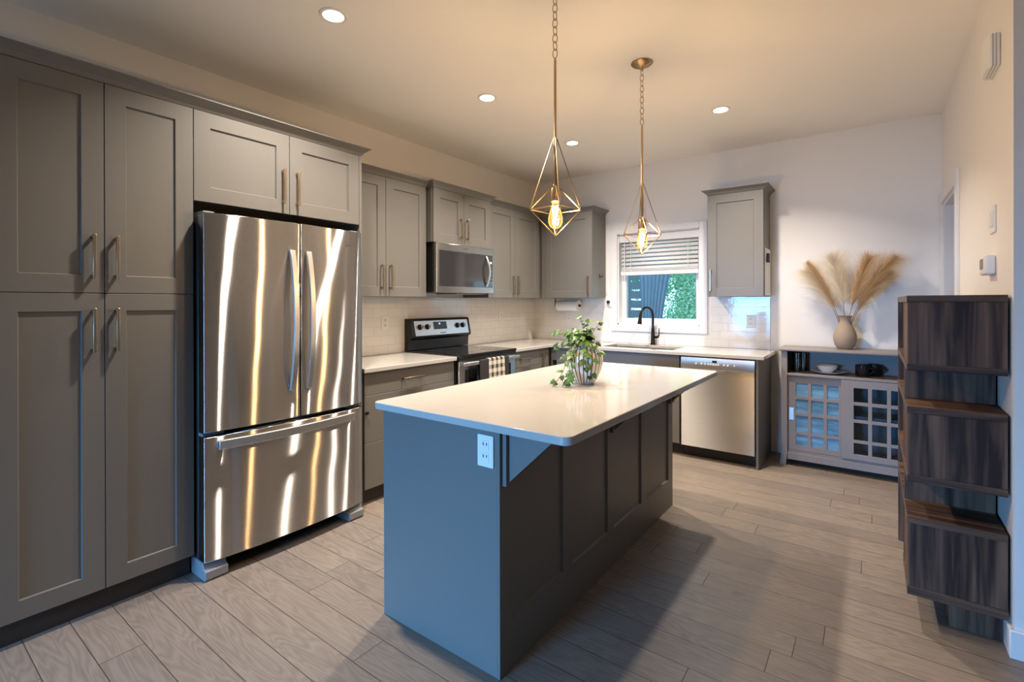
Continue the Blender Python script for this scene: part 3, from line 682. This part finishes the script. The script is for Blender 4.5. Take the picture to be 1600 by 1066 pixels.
# ------------------------------------------------------------------ island
I = thing('kitchen_island', 'grey island base with paneled side and corbels', 'island', (1.93, -2.63, 0))
i0, i1, j0, j1 = 1.6114, 2.2474, -3.565, -1.6945
b = MB(); b.box(i0, i1-.012, j0, j1, 0, .883); b.build('carcass', 'cab', I, .001)
P = frame('x+', i1)
mb = MB()      # panelled side, one sheet with four recessed panels
ss = [j0, -3.493, -3.122, -3.046, -2.682, -2.606, -2.238, -2.162, -1.775, j1]; zz = [0, .187, .815, .883]
dep, bv = .010, .006
for i in range(9):
    for k in range(3):
        a, c, z0, z1 = ss[i], ss[i+1], zz[k], zz[k+1]
        def q(*p): mb.bm.faces.new([mb.bm.verts.new(v) for v in p])
        if i % 2 == 1 and k == 1:
            o4 = [P(a, 0, z0), P(c, 0, z0), P(c, 0, z1), P(a, 0, z1)]; i4 = [P(a+bv, -dep, z0+bv), P(c-bv, -dep, z0+bv), P(c-bv, -dep, z1-bv), P(a+bv, -dep, z1-bv)]
            for n in range(4): q(o4[n], o4[(n+1) % 4], i4[(n+1) % 4], i4[n])
            q(*i4)
        else: q(P(a, 0, z0), P(c, 0, z0), P(c, 0, z1), P(a, 0, z1))
for s_ in (j0, j1): q(P(s_, 0, 0), P(s_, -.0115, 0), P(s_, -.0115, .883), P(s_, 0, .883))
bmesh.ops.remove_doubles(mb.bm, verts=mb.bm.verts, dist=1e-5)
mb.build('panelled_side', 'cab', I)
for yc in (-3.515, -2.622, -1.742):
    cb = MB().box(i1+.0003, i1+.019, yc-.036, yc+.036, .688, .883).build('corbel', 'cab', I, .002)
    MB().prism([(i1+.0192, .70), (i1+.205, .876), (i1+.205, .8835), (i1+.0192, .8835)], 'y', yc-.020, yc+.020).build('bracket', 'cab', cb, .0015)
# rounded slab
def rslab(x0, x1, y0, y1, z0, z1, r):
    pts = []
    for cx, cy, a0 in ((x1-r, y1-r, 0), (x0+r, y1-r, 90), (x0+r, y0+r, 180), (x1-r, y0+r, 270)):
        for k in range(7): a = math.radians(a0+15*k); pts.append((cx+r*math.cos(a), cy+r*math.sin(a)))
    return MB().prism(pts, 'z', z0, z1)
tag(rslab(1.5523, 2.537, -3.579, -1.70, .884, .914, .03).build('worktop', 'quartz', None, .003, loc=(2.04, -2.64, .884)), 'large white quartz island worktop with rounded corners', 'worktop')
def outlet(lab, P, s, z, grp='power outlets on the tiled walls'):
    t = thing('power_outlet', lab, 'outlet', P(s, 0, z), grp)
    mb = MB(); pbox(mb, P, s-.037, s+.037, .0003, .006, z-.058, z+.058); mb.build('cover_plate', 'plastic', t, .002)
    for dz_ in (.022, -.022):
        mb = MB(); pbox(mb, P, s-.017, s+.017, .006, .0075, z+dz_-.016, z+dz_+.016); rec = mb.build('socket', 'plastic', t, .003)
        mb = MB(); pbox(mb, P, s-.0095, s-.0055, .0074, .0079, z+dz_-.002, z+dz_+.010); pbox(mb, P, s+.0055, s+.0095, .0074, .0079, z+dz_, z+dz_+.009)
        mb.lathe([(0, 0), (.0042, 0), (.0042, .0006), (0, .0006)], P(s, .0074, z+dz_-.008), 10, 'x' if abs(P(0, 1, 0)[0]-P(0, 0, 0)[0]) > .5 else 'y'); mb.build('slot', 'black', rec)
    return t
o = outlet('white duplex outlet on the end of the island', frame('y-', j0), 2.186, .808); del o['group']
outlet('white outlet on the tile between the fridge and the range', frame('x+', .010), -2.262, 1.18)
outlet('white outlet on the tile right of the range', frame('x+', .010), -.66, 1.19)
outlet('white outlet on the tile under the paper towel roll', frame('y-', -.010), .50, 1.18)
outlet('white outlet on the tile above the dishwasher', frame('y-', -.010), 2.42, 1.165)
sn = thing('sensor_plug', 'white plate with a black round plug, left of the window', 'plug', (1.0, -.01, 1.35))
MB().box(.968, 1.031, -.0135, -.0003, 1.30, 1.392).build('cover_plate', 'plastic', sn, .002)
MB().lathe([(0, 0), (.017, 0), (.017, -.02), (.012, -.028), (0, -.028)], (.998, -.0135, 1.352), 18, 'y').build('plug_body', 'black', sn, smooth=True)
MB().tube([(.998, -.03, 1.345), (.996, -.03, 1.325)], .006, 10).build('cable_stub', 'black', sn, smooth=True)
# paper towel under the corner cabinet
pt = thing('paper_towel_roll', 'white paper towel roll mounted under the corner wall cabinet', 'paper towel', (.54, -.12, 1.30))
MB().lathe([(.02, -.135), (.058, -.135), (.058, .135), (.02, .135)], (.555, -.12, 1.312), 28, 'x').build('roll', 'paper', pt, smooth=True)
MB().lathe([(0, .1), (.013, .1), (.013, .155), (0, .155)], (.555, -.12, 1.312), 14, 'x').build('end_knob', 'black', pt, smooth=True)
b = MB(); b.box(.378, .388, -.135, -.105, 1.30, 1.3955); b.box(.378, .40, -.135, -.105, 1.307, 1.323); b.box(.378, .46, -.14, -.10, 1.390, 1.3955); b.build('bracket', 'brass', pt, .002)

# ------------------------------------------------------------------ recessed ceiling lights
CANS = [(1.152, -3.50, 'recessed ceiling light nearest the camera, above the fridge side'), (1.15, -2.287, 'recessed ceiling light in the middle of the left row, before the microwave'),
        (1.15, -1.082, 'recessed ceiling light furthest back, near the corner cabinet'), (2.409, -1.079, 'recessed ceiling light right of the pendants, before the sink window')]
for x, y, lab in CANS:
    t = thing('recessed_light', lab, 'ceiling light', (x, y, ZC), 'recessed ceiling lights')
    MB().lathe([(.044, -.002), (.052, -.006), (.066, -.004), (.068, 0)], (x, y, ZC-.0005), 40).build('trim_ring', 'trim', t, smooth=True)
    MB().lathe([(0, -.003), (.050, -.003), (.050, -.001), (0, -.001)], (x, y, ZC-.004), 36).build('lens', 'lens', t)
    l = bpy.data.lights.new('can_light', 'AREA'); l.shape = 'DISK'; l.size = .09; l.energy = CAN_W; l.color = CAN_COL; l.spread = math.radians(126)
    lo = bpy.data.objects.new('can_light', l); lo.location = (0, 0, -.012); lo.parent = t; C.objects.link(lo)
# ------------------------------------------------------------------ pendants
def pendant(x, y, lab, rot):
    t = thing('pendant_light', lab, 'pendant light', (x, y, ZC), 'brass cage pendants over the island')
    MB().lathe([(0, 0), (.062, 0), (.064, -.006), (.058, -.013), (.03, -.026), (.012, -.034), (.009, -.046), (0, -.047)], (x, y, ZC-.0003), 36).build('canopy', 'brass', t, smooth=True)
    b = MB(); z = ZC-.042; n = 10; step = (z-2.415)/n
    for k in range(n):
        zc = z-step*(k+.5); pts = []
        for q in range(18):
            a = 2*math.pi*q/18; px, pz = .0095*math.cos(a), (step*.62)*math.sin(a)
            pts.append((x+(px if k % 2 else px*.35), y+(px*.35 if k % 2 else px), zc+pz))
        b.tube(pts, .0021, 6, closed=True)
    b.build('chain', 'brass', t, smooth=True)
    MB().lathe([(0, 2.41), (.004, 2.41), (.006, 2.40), (.006, 2.065), (.0085, 2.06), (.0085, 1.86), (.012, 1.857), (.012, 1.85), (0, 1.85)], (x, y, 0), 16).build('rod', 'brass', t, smooth=True)
    zt, zcol, zw, zb, R = 2.062, 1.852, 1.751, 1.634, .112
    b = MB(); cs = [(x+R*math.cos(rot+math.pi/2*k), y+R*math.sin(rot+math.pi/2*k), zw) for k in range(4)]
    for k in range(4):
        c = cs[k]; a = rot+math.pi/2*k; ex, ey = math.cos(a), math.sin(a)
        b.tube([(x+.007*ex, y+.007*ey, zt), c], .0021, 6); b.tube([(x+.013*ex, y+.013*ey, zcol), c], .0023, 6)
        b.tube([c, (x, y, zb)], .0023, 6); b.tube([c, cs[(k+1) % 4]], .0023, 6)
    b.build('cage', 'brass', t, smooth=True)
    MB().lathe([(0, 1.845), (.02, 1.842), (.022, 1.838), (.022, 1.786), (.018, 1.783), (0, 1.783)], (x, y, 0), 24).build('socket', 'brass', t, smooth=True)
    bulb = MB().lathe([(.013, 1.785), (.015, 1.772), (.024, 1.745), (.0315, 1.715), (.031, 1.695), (.024, 1.678), (.012, 1.669), (0, 1.667)], (x, y, 0), 28).build('bulb', 'bulbglass', t, smooth=True)
    pts = []
    for k in range(60):
        a = k*.9; r = .010+.004*math.sin(k*.21); pts.append((x+r*math.cos(a*.35), y+r*math.sin(a*.35), 1.768-.085*abs(((k/59)*4) % 2-1)))
    MB().tube(pts, .0022, 6).build('filament', 'filament', bulb, smooth=True)
    l = bpy.data.lights.new('bulb_light', 'POINT'); l.energy = PENDANT_W; l.color = WARM; l.shadow_soft_size = .022
    lo = bpy.data.objects.new('bulb_light', l); lo.location = (0, 0, 1.722-ZC); lo.parent = t; C.objects.link(lo)
    return t
pendant(2.205, -3.11, 'brass wire cage pendant nearest the camera, chain running out of frame', .70)
pendant(2.205, -2.111, 'brass wire cage pendant with canopy in view, before the sink window', .62)

# ------------------------------------------------------------------ potted ivy on the island
px, py = 2.075, -2.60
pv = thing('potted_ivy', 'trailing green ivy in a white and dark striped round pot on the island', 'potted plant', (px, py, .914))
prof = [(0, .0005), (.048, .0005), (.054, .006), (.070, .035), (.088, .075), (.098, .115), (.095, .150), (.080, .182), (.058, .203), (.050, .210), (.050, .216), (.044, .216), (.044, .205), (0, .200)]
MB().lathe(prof, (px, py, .914), 104, mod=lambda a: 1+.012*abs(math.cos(a*13))).build('pot', 'planter', pv, smooth=True)
MB().lathe([(0, .206), (.043, .206), (.043, .203), (0, .203)], (px, py, .914), 24).build('soil', 'soil', pv)
rng = random.Random(11); stems = MB(); leaves = MB()
def leaf(p, n, tipdir, s):
    n = Vector(n).normalized(); t = Vector(tipdir); t = (t-n*t.dot(n)).normalized(); q = n.cross(t)
    sh = [(0, -.38), (.20, -.50), (.40, -.34), (.46, -.05), (.26, .06), (.40, .30), (.17, .32), (0, .68)]
    sh = sh+[(-a, c) for a, c in sh[-2:0:-1]]
    vs = []
    for a, c in sh: vs.append(leaves.bm.verts.new(Vector(p)+q*a*s+t*c*s+n*(-.55*s*(a*a)-.25*s*c*c)))
    cen = leaves.bm.verts.new(Vector(p)+n*.03*s)
    for i in range(len(vs)): leaves.bm.faces.new((cen, vs[i], vs[(i+1) % len(vs)]))
R3 = Vector((.805, .593, 0)); V3 = Vector((.593, -.805, 0)); top = Vector((px, py, 1.122))
strands = []
def strand(cps, nl, smin=.030, smax=.046):
    cps = [top+R3*a+V3*c+Vector((0, 0, z)) for a, c, z in cps]
    pts = []
    for i in range(len(cps)-1):
        p0, p1, p2, p3 = cps[max(i-1, 0)], cps[i], cps[i+1], cps[min(i+2, len(cps)-1)]
        for k in range(6):
            u = k/6; pts.append(.5*((2*p1)+(p2-p0)*u+(2*p0-5*p1+4*p2-p3)*u*u+(3*p1-p0-3*p2+p3)*u**3))
    pts.append(cps[-1]); stems.tube(pts, .0016, 5)
    for k in range(nl):
        u = (k+.6)/nl; i = min(int(u*(len(pts)-1)), len(pts)-2); p = pts[i]; tg = (pts[i+1]-p).normalized()
        out = (p-Vector((px, py, 1.03))); out.z *= .4; out = out.normalized() if out.length > .01 else V3
        side = tg.cross(out).normalized()*(1 if k % 2 else -1)
        nrm_ = (out*.8+Vector((0, 0, .65))+V3*.35+Vector((rng.uniform(-.4, .4), rng.uniform(-.4, .4), rng.uniform(-.2, .3)))).normalized()
        pos = p+side*rng.uniform(.008, .022)+out*.008
        pos.z = max(pos.z, .914+.026)
        stems.tube([p, pos], .0010, 4)
        leaf(pos, nrm_, tg*.6+side*.7+Vector((0, 0, -.5)), rng.uniform(smin, smax))
    e = pts[-1]+Vector((0, 0, 0)); leaf(e, (V3*.7+Vector((0, 0, .7))), (pts[-1]-pts[-2]), smin)
strand([(0, 0, 0), (.0, .0, .06), (-.015, .01, .115), (-.028, .01, .150)], 5)
strand([(.01, 0, 0), (.012, 0, .05), (.01, .01, .10), (.014, .02, .130)], 5)
strand([(.015, 0, 0), (.035, .01, .05), (.062, .01, .090), (.088, .0, .112)], 5)
strand([(-.01, 0, 0), (-.05, .0, .05), (-.11, .0, .06), (-.165, .01, .055)], 7)
strand([(-.02, .01, 0), (-.05, .04, .03), (-.10, .06, .02), (-.155, .06, -.015)], 8)
strand([(-.02, .02, 0), (-.06, .06, .02), (-.10, .09, -.05), (-.125, .10, -.13), (-.17, .12, -.192)], 10)
strand([(-.01, .02, 0), (-.045, .07, .01), (-.075, .10, -.06), (-.085, .12, -.14), (-.105, .14, -.194)], 10)
strand([(0, .03, 0), (-.01, .075, .0), (-.015, .105, -.06), (-.01, .115, -.12)], 7)
strand([(.01, .03, 0), (.02, .07, .005), (.022, .10, -.05), (.02, .108, -.10), (.012, .10, -.165)], 7)
strand([(.02, .02, 0), (.05, .055, .005), (.065, .085, -.045)], 5)
for k in range(24):
    a = rng.uniform(0, 6.28); r = rng.uniform(.02, .075)
    strand([(0, 0, 0), (r*.6*math.cos(a)-.015, r*.6*math.sin(a), rng.uniform(.03, .055)), (r*math.cos(a)-.03, r*math.sin(a), rng.uniform(.02, .08))], 3, .034, .05)
stems.build('stems', 'stem', pv, smooth=True)
lv = leaves.build('leaves', 'leaf', pv, smooth=True, recalc=False)

# ------------------------------------------------------------------ hutch
h = thing('buffet_cabinet', 'low grey buffet with open shelf and sliding glazed doors, beside the doorway', 'buffet', (3.12, -.19, 0))
H0, H1, HF, HB = 2.708, 3.545, -.350, -.022
MB().box(H0-.018, H1+.018, HF-.025, HB, .943, .966).build('top_board', 'hutch', h, .008, seg=3)
for x0, sgn in ((H0, -1), (H1-.045, 1)):
    for y0 in (HF, HB-.045):
        x1 = x0+.045; y1 = y0+.045; k = .012*sgn; lo = []
        lo.append([(x0+k*.0, y0, .10), (x1, y0, .10), (x1, y1, .10), (x0, y1, .10)])
        fo = [(x0+(k if sgn < 0 else 0)*1.0+(0 if sgn < 0 else .012), y0, 0), (x1-(.012 if sgn < 0 else 0)+(k if sgn > 0 else 0), y0, 0)]
        MB().loft([[(fo[0][0], y0, 0), (fo[1][0], y0, 0), (fo[1][0], y1, 0), (fo[0][0], y1, 0)], lo[0], [(x0, y0, .942), (x1, y0, .942), (x1, y1, .942), (x0, y1, .942)]]).build('leg', 'hutch', h, .002)
b = MB(); b.box(H0+.008, H0+.028, HF+.046, HB-.046, .10, .942); b.box(H1-.028, H1-.008, HF+.046, HB-.046, .10, .942); b.build('side_panel', 'hutch', h)
box('back_panel', 'hutch', (H0+.046, H1-.046, HB-.018, HB-.006, .10, .942), h)
MB().box(H0+.046, H1-.046, HF+.004, HB-.02, .742, .760).build('open_shelf', 'hutch', h, .002)
box('inner_shelf', 'hutch', (H0+.046, H1-.046, HF+.047, HB-.02, .440, .458), h)
box('floor_board', 'hutch', (H0+.046, H1-.046, HF+.02, HB-.02, .110, .126), h)
MB().box(H0+.046, H1-.046, HF+.003, HF+.02, .052, .109).build('apron', 'hutch', h, .002)
def glazed(x0, x1, yf, xs, zs, pane_m, lab):
    z0, z1 = .128, .740; mb = MB(); th_ = .016
    mb.cells([x0, *[q for p in xs for q in p], x1], [0], 0, 0, set()) if False else None
    X = [x0]+[q for p in xs for q in p]+[x1]; Z = [z0]+[q for p in zs for q in p]+[z1]
    skip = {(i, j) for i in range(1, len(X)-1, 2) for j in range(1, len(Z)-1, 2)}
    mb.cells(X, Z, 0, th_, skip)
    for v in mb.bm.verts: v.co = Vector((v.co.x, yf+th_-v.co.z, v.co.y))
    d = mb.build('sliding_door', 'hutch', h, .0012, label=lab)
    box('pane', pane_m, (xs[0][0]-.004, xs[-1][1]+.004, yf+.007, yf+.009, zs[0][0]-.004, zs[-1][1]+.004), d); return d
zs = [(.172, .258), (.282, .415), (.440, .548), (.574, .682)]
d = glazed(2.755, 3.135, HF+.025, [(2.812, 2.897), (2.920, 3.004), (3.028, 3.105)], zs, 'painted_refl_pane', 'left sliding door with bluish panes')
MB().box(2.764, 2.797, HF+.0235, HF+.0255, .375, .475).build('recessed_pull', 'chrome', d, .003)
d = glazed(3.122, 3.498, HF+.006, [(3.202, 3.292), (3.316, 3.406), (3.43, 3.47)], zs, 'hutchpane', 'right sliding door with dark panes')
# things on the open shelf
SZ = .7602
t = MB(); t.lathe([(0, 0), (.032, 0), (.036, .155), (.033, .155), (.029, .008), (0, .008)], (2.802, -.16, SZ), 28); tag(t.build('tumbler', 'tumbler', None, smooth=True, loc=(2.802, -.16, SZ)), 'tall smoked teal glass tumbler at the front left of the open shelf', 'glass')
t = MB(); t.lathe([(0, 0), (.032, 0), (.036, .155), (.033, .155), (.029, .008), (0, .008)], (2.842, -.095, SZ), 28); tag(t.build('tumbler', 'tumbler', None, smooth=True, loc=(2.842, -.095, SZ)), 'smoked glass tumbler standing behind the front one at the shelf left', 'glass')
tag(MB().lathe([(0, .004), (.05, .0), (.055, .002), (.125, .020), (.128, .023), (.12, .022), (.055, .007), (0, .007)], (3.03, -.19, SZ), 44).build('plate', 'china', None, smooth=True, loc=(3.03, -.19, SZ)), 'white dinner plate on the open shelf under the bowl', 'plate')
tag(MB().lathe([(0, 0), (.035, 0), (.040, .006), (.065, .035), (.075, .060), (.072, .060), (.06, .034), (.035, .010), (0, .009)], (3.02, -.19, SZ+.0075), 40).build('bowl', 'china', None, smooth=True, loc=(3.02, -.19, SZ)), 'small white bowl sitting on the plate', 'bowl')
def mug(x, y, lab, ang):
    t = thing('mug', lab, 'mug', (x, y, SZ), 'dark mugs on the open shelf')
    MB().lathe([(0, 0), (.043, 0), (.047, .006), (.047, .088), (.043, .088), (.042, .010), (0, .009)], (x, y, SZ), 32).build('cup', 'mug', t, smooth=True)
    ca, sa = math.cos(ang), math.sin(ang)
    MB().tube([(x+(.044+.030*math.sin(math.pi*k/8))*ca, y+(.044+.030*math.sin(math.pi*k/8))*sa, SZ+.018+.056*k/8) for k in range(9)], .006, 8).build('handle', 'mug', t, smooth=True)
mug(3.255, -.20, 'dark brown mug at the front of the open shelf, right of the plate', -.2); mug(3.33, -.105, 'dark brown mug half hidden behind the front mug', .1)
# vase and pampas
vx, vy, vz = 3.14, -.17, .9665
V = thing('vase', 'matte beige clay vase on the grey buffet holding pampas grass', 'vase', (vx, vy, vz))
MB().lathe([(0, 0), (.045, 0), (.052, .004), (.070, .035), (.080, .075), (.080, .105), (.071, .145), (.052, .185), (.040, .210), (.039, .235), (.046, .258), (.054, .268), (.051, .268), (.035, .238), (.035, .21), (.045, .18), (0, .05)], (vx, vy, vz), 48).build('body', 'clay', V, smooth=True)
def plume(name, lab, m, ends, w, seed, n=620, fan=.5):
    rg_ = random.Random(seed); t = thing(name, lab, 'pampas grass', (vx, vy, vz+.08), 'pampas plumes in the vase')
    e0, e1, e2 = [Vector(q) for q in ends]; pts = []
    for k in range(21):
        u = k/20; pts.append(e0*(1-u)**2+e1*2*u*(1-u)+e2*u*u)
    MB().tube(pts, [.0026-.0018*k/20 for k in range(21)], 6).build('stalk', 'stem', t, smooth=True)
    b = MB()
    for k in range(int(n*1.9)):
        u = .36+.64*rg_.random(); i = min(int(u*20), 19); p = pts[i].lerp(pts[i+1], u*20-i); tg = (pts[i+1]-pts[i]).normalized()
        a = rg_.uniform(0, 6.283); o = tg.orthogonal().normalized(); o = o*math.cos(a)+tg.cross(o)*math.sin(a)
        prof_ = math.sin(math.pi*min(1, max(0.06, (u-.30)/.70)))**.6
        L_ = w*(1.3+rg_.random())*prof_+.02; sp = rg_.uniform(.15, .55)*fan*2
        d = (tg+o*sp).normalized(); g = Vector((0, 0, -1)); side = d.cross(Vector((rg_.uniform(-1, 1), rg_.uniform(-1, 1), rg_.uniform(-1, 1)))).normalized()
        p1 = p+d*L_*.5; p2 = p+d*L_+o*L_*.10+g*L_*.14; ww = .00055
        v = [b.bm.verts.new(q) for q in (p-side*ww, p+side*ww, p1+side*ww, p1-side*ww, p2)]
        b.bm.faces.new((v[0], v[1], v[2], v[3])); b.bm.faces.new((v[3], v[2], v[4]))
    b.build('plume', m, t, recalc=False); return t
rim = vz+.262
plume('pampas_plume', 'broad cream pampas plume leaning furthest left', 'plume_cream', [(vx-.005, vy, vz+.09), (vx-.09, vy-.01, rim+.17), (vx-.262, vy-.02, rim+.37)], .12, 1, 620, .85)
plume('pampas_plume', 'tan pampas plume leaning left above the cream one', 'plume_tan', [(vx-.004, vy-.012, vz+.09), (vx-.075, vy-.03, rim+.18), (vx-.245, vy-.045, rim+.435)], .075, 2, 560, .42)
plume('pampas_plume', 'cream pampas plume standing upright in the middle', 'plume_cream', [(vx, vy+.01, vz+.09), (vx+.004, vy+.02, rim+.2), (vx-.085, vy+.02, rim+.485)], .115, 3, 640, .7)
plume('pampas_plume', 'tan pampas plume leaning slightly right', 'plume_tan', [(vx+.004, vy-.004, vz+.09), (vx+.055, vy-.01, rim+.2), (vx+.155, vy-.01, rim+.46)], .105, 4, 680, .62)
plume('pampas_plume', 'long tan pampas plume leaning furthest right', 'plume_tan', [(vx+.008, vy+.004, vz+.09), (vx+.09, vy+.0, rim+.2), (vx+.315, vy-.01, rim+.45)], .105, 6, 720, .6)
plume('pampas_plume', 'lower tan pampas plume spreading to the right under the longest one', 'plume_tan', [(vx+.010, vy+.014, vz+.09), (vx+.085, vy+.02, rim+.14), (vx+.29, vy+.01, rim+.33)], .085, 8, 560, .55)

# ------------------------------------------------------------------ bookcase
bk = thing('bookcase', 'dark walnut zigzag bookcase against the right wall', 'bookcase', (3.6, -1.85, 0))
bx0, bx1, N0, N1, FE = 3.434, 3.735, -2.30, -2.07, -1.40
TH = .028
levels = [(1.344, 1.372), (1.058, 1.085), (.880, .908), (.592, .622), (.418, .446), (.118, .155)]
for i, (z0, z1) in enumerate(levels):
    far = FE if i < 5 else -1.97
    s = MB().box(bx0, bx1, N0, far, z0, z1).build('shelf_board', 'walnut_board', bk, .001)
    box('edge_band', 'edge', (bx0-.0015, bx0, N0, far, z0+.001, z1-.001), s)
for i in range(5):
    z0, z1 = levels[i+1][1], levels[i][0]; near = N0 if i % 2 == 0 else N1
    MB().box(bx0+(.0 if i % 2 else .001), bx1-.0, near+.002, near+.002+TH, z0+.0003, z1-.0003).build('end_panel', 'walnut', bk, .001)
    if i % 2 == 0:
        MB().box(bx0+.003, bx0+.018, near+.034, -1.985, z0+.0003, z1-.0003).build('front_panel', 'walnut', bk, .001)
        MB().box(bx0+.001, bx1-.001, -1.984, -1.958, z0+.0003, z1-.0003).build('divider', 'walnut', bk, .001)
    if i < 4: MB().box(bx0, bx1, FE-.028, FE-.001, z0+.0003, z1-.0003).build('end_panel', 'walnut', bk, .001)
    box('back_board', 'walnut', (bx1-.012, bx1, near+.034, (FE if i < 4 else -1.958)-.03, z0+.0003, z1-.0003), bk)
MB().box(bx0, bx1, FE-.028, FE-.001, 0, .4175).build('end_panel', 'walnut', bk, .001)
MB().box(3.57, bx1, -2.235, -1.44, 0, .1177).build('plinth', 'walnut', bk, .001)

# ------------------------------------------------------------------ fittings on the right wall
P = frame('x-', XR)
th_ = thing('thermostat', 'white boxy thermostat with dark display, above the bookcase', 'thermostat', (XR, -1.94, 1.505))
MB().box(XR-.034, XR-.0005, -2.012, -1.862, 1.464, 1.548).build('housing', 'plastic', th_, .008, seg=3)
MB().box(XR-.0355, XR-.0339, -1.955, -1.885, 1.49, 1.535).build('display', 'greyplastic', th_)
sw = thing('light_switch', 'white light switch plate, above the thermostat', 'switch', (XR, -1.96, 1.705))
MB().box(XR-.007, XR-.0005, -2.018, -1.905, 1.646, 1.764).build('cover_plate', 'plastic', sw, .002)
for y in (-1.985, -1.938): MB().box(XR-.011, XR-.0065, y-.016, y+.016, 1.672, 1.738).build('rocker', 'plastic', sw, .002)
ch = thing('door_chime', 'white curved door chime box high on the right wall', 'door chime', (XR, -2.02, 2.40))
lo = []
for z in (2.328, 2.462):
    lo.append([(XR-.0005, -2.112, z), (XR-.032, -2.112, z), (XR-.043, -2.085, z), (XR-.047, -2.03, z), (XR-.043, -1.97, z), (XR-.030, -1.935, z), (XR-.0005, -1.925, z)])
MB().loft(lo).build('housing', 'plastic', ch, .006, seg=3)
for x in (XR-.014, XR-.024): MB().box(x-.0009, x+.0009, -2.1128, -1.96, 2.3272, 2.4628).build('groove', 'hutch', ch)

# ------------------------------------------------------------------ garden outside the sink window
struct(box('ground_outside', 'grass', (-8, 10, .2, 14, -.45, -.4)), 'lawn outside the window', 'ground')
gz = thing('gazebo_curtain', 'grey blue curtain of a gazebo seen through the window', 'curtain', (.4, 2.4, -.4))
def curtain_loop(z, xa, xb, n=60):
    f = [(xa+(xb-xa)*i/n, 2.4+.007*math.sin(i*.8)+.004*math.sin(i*2.3), z) for i in range(n+1)]
    return f
b = MB(); b.loft([curtain_loop(2.75, .28, 1.10), curtain_loop(1.9, .38, .90), curtain_loop(1.6, .40, .84), curtain_loop(1.35, .41, .79), curtain_loop(1.05, .42, .745), curtain_loop(.6, .42, .80), curtain_loop(-.4, .35, .95)], cap=False, closed=False)
o = b.build('drape', 'fabric', gz, smooth=True, recalc=False); s = o.modifiers.new('s', 'SOLIDIFY'); s.thickness = .006
gp = thing('gazebo', 'dark gazebo post and roof beam outside the window', 'gazebo', (-.4, 2.45, -.4))
box('post', 'slatwood', (.10, .20, 2.42, 2.52, -.4, 2.779), gp); box('roof_beam', 'slatwood', (-.7, 3.0, 2.36, 2.56, 2.78, 2.95), gp)
fn = thing('privacy_screen', 'dark slatted screen seen at the left of the window', 'fence', (-.9, 3.0, -.4))
for k in range(16): box('board', 'slatwood', (-1.9, .40, 3.0, 3.03, -.35+.16*k, -.222+.16*k), fn)
for x in (-1.9, -.9, .34): box('post', 'slatwood', (x, x+.06, 3.031, 3.09, -.4, 3.1), fn)
hs = thing('neighbour_house', 'pale house behind the tree outside the window', 'house', (1.5, 12, -.4))
box('wall', 'siding', (-2, 6, 11.5, 13, -.4, 2.3), hs)
MB().prism([(-2.5, 2.3), (6.5, 2.3), (3.0, 4.2)], 'y', 11.2, 13.2).build('roof', 'greyplastic', hs)
tr = thing('garden_tree', 'leafy tree outside the window, right of the curtain', 'tree', (1.2, 5.4, -.4))
MB().tube([(1.2, 5.4, -.4), (1.1, 5.35, 1.0), (.8, 5.3, 2.2), (.4, 5.2, 3.2)], [.10, .085, .06, .03], 10).build('trunk', 'bark', tr, smooth=True)
b = MB(); rq = random.Random(5)
cl = [(rq.uniform(-1.9, 1.0), rq.uniform(4.2, 6.2), rq.uniform(.2, 3.2), rq.uniform(.22, .42)) for k in range(120)]
for cx, cy, cz, cr in cl:
    for k in range(210):
        a, z = rq.uniform(0, 6.283), rq.uniform(-1, 1); q = math.sqrt(1-z*z); rr = cr*rq.random()**.4
        p = Vector((cx+rr*q*math.cos(a), cy+rr*q*math.sin(a), cz+rr*z)); u = Vector((rq.uniform(-1, 1), rq.uniform(-1, 1), rq.uniform(-1, 1))).normalized(); v = u.orthogonal().normalized(); s = rq.uniform(.022, .045)
        vs = [b.bm.verts.new(p+u*s), b.bm.verts.new(p+v*s*.5), b.bm.verts.new(p-u*s), b.bm.verts.new(p-v*s*.5)]; b.bm.faces.new(vs)
b.build('foliage', 'outleaf', tr, recalc=False)
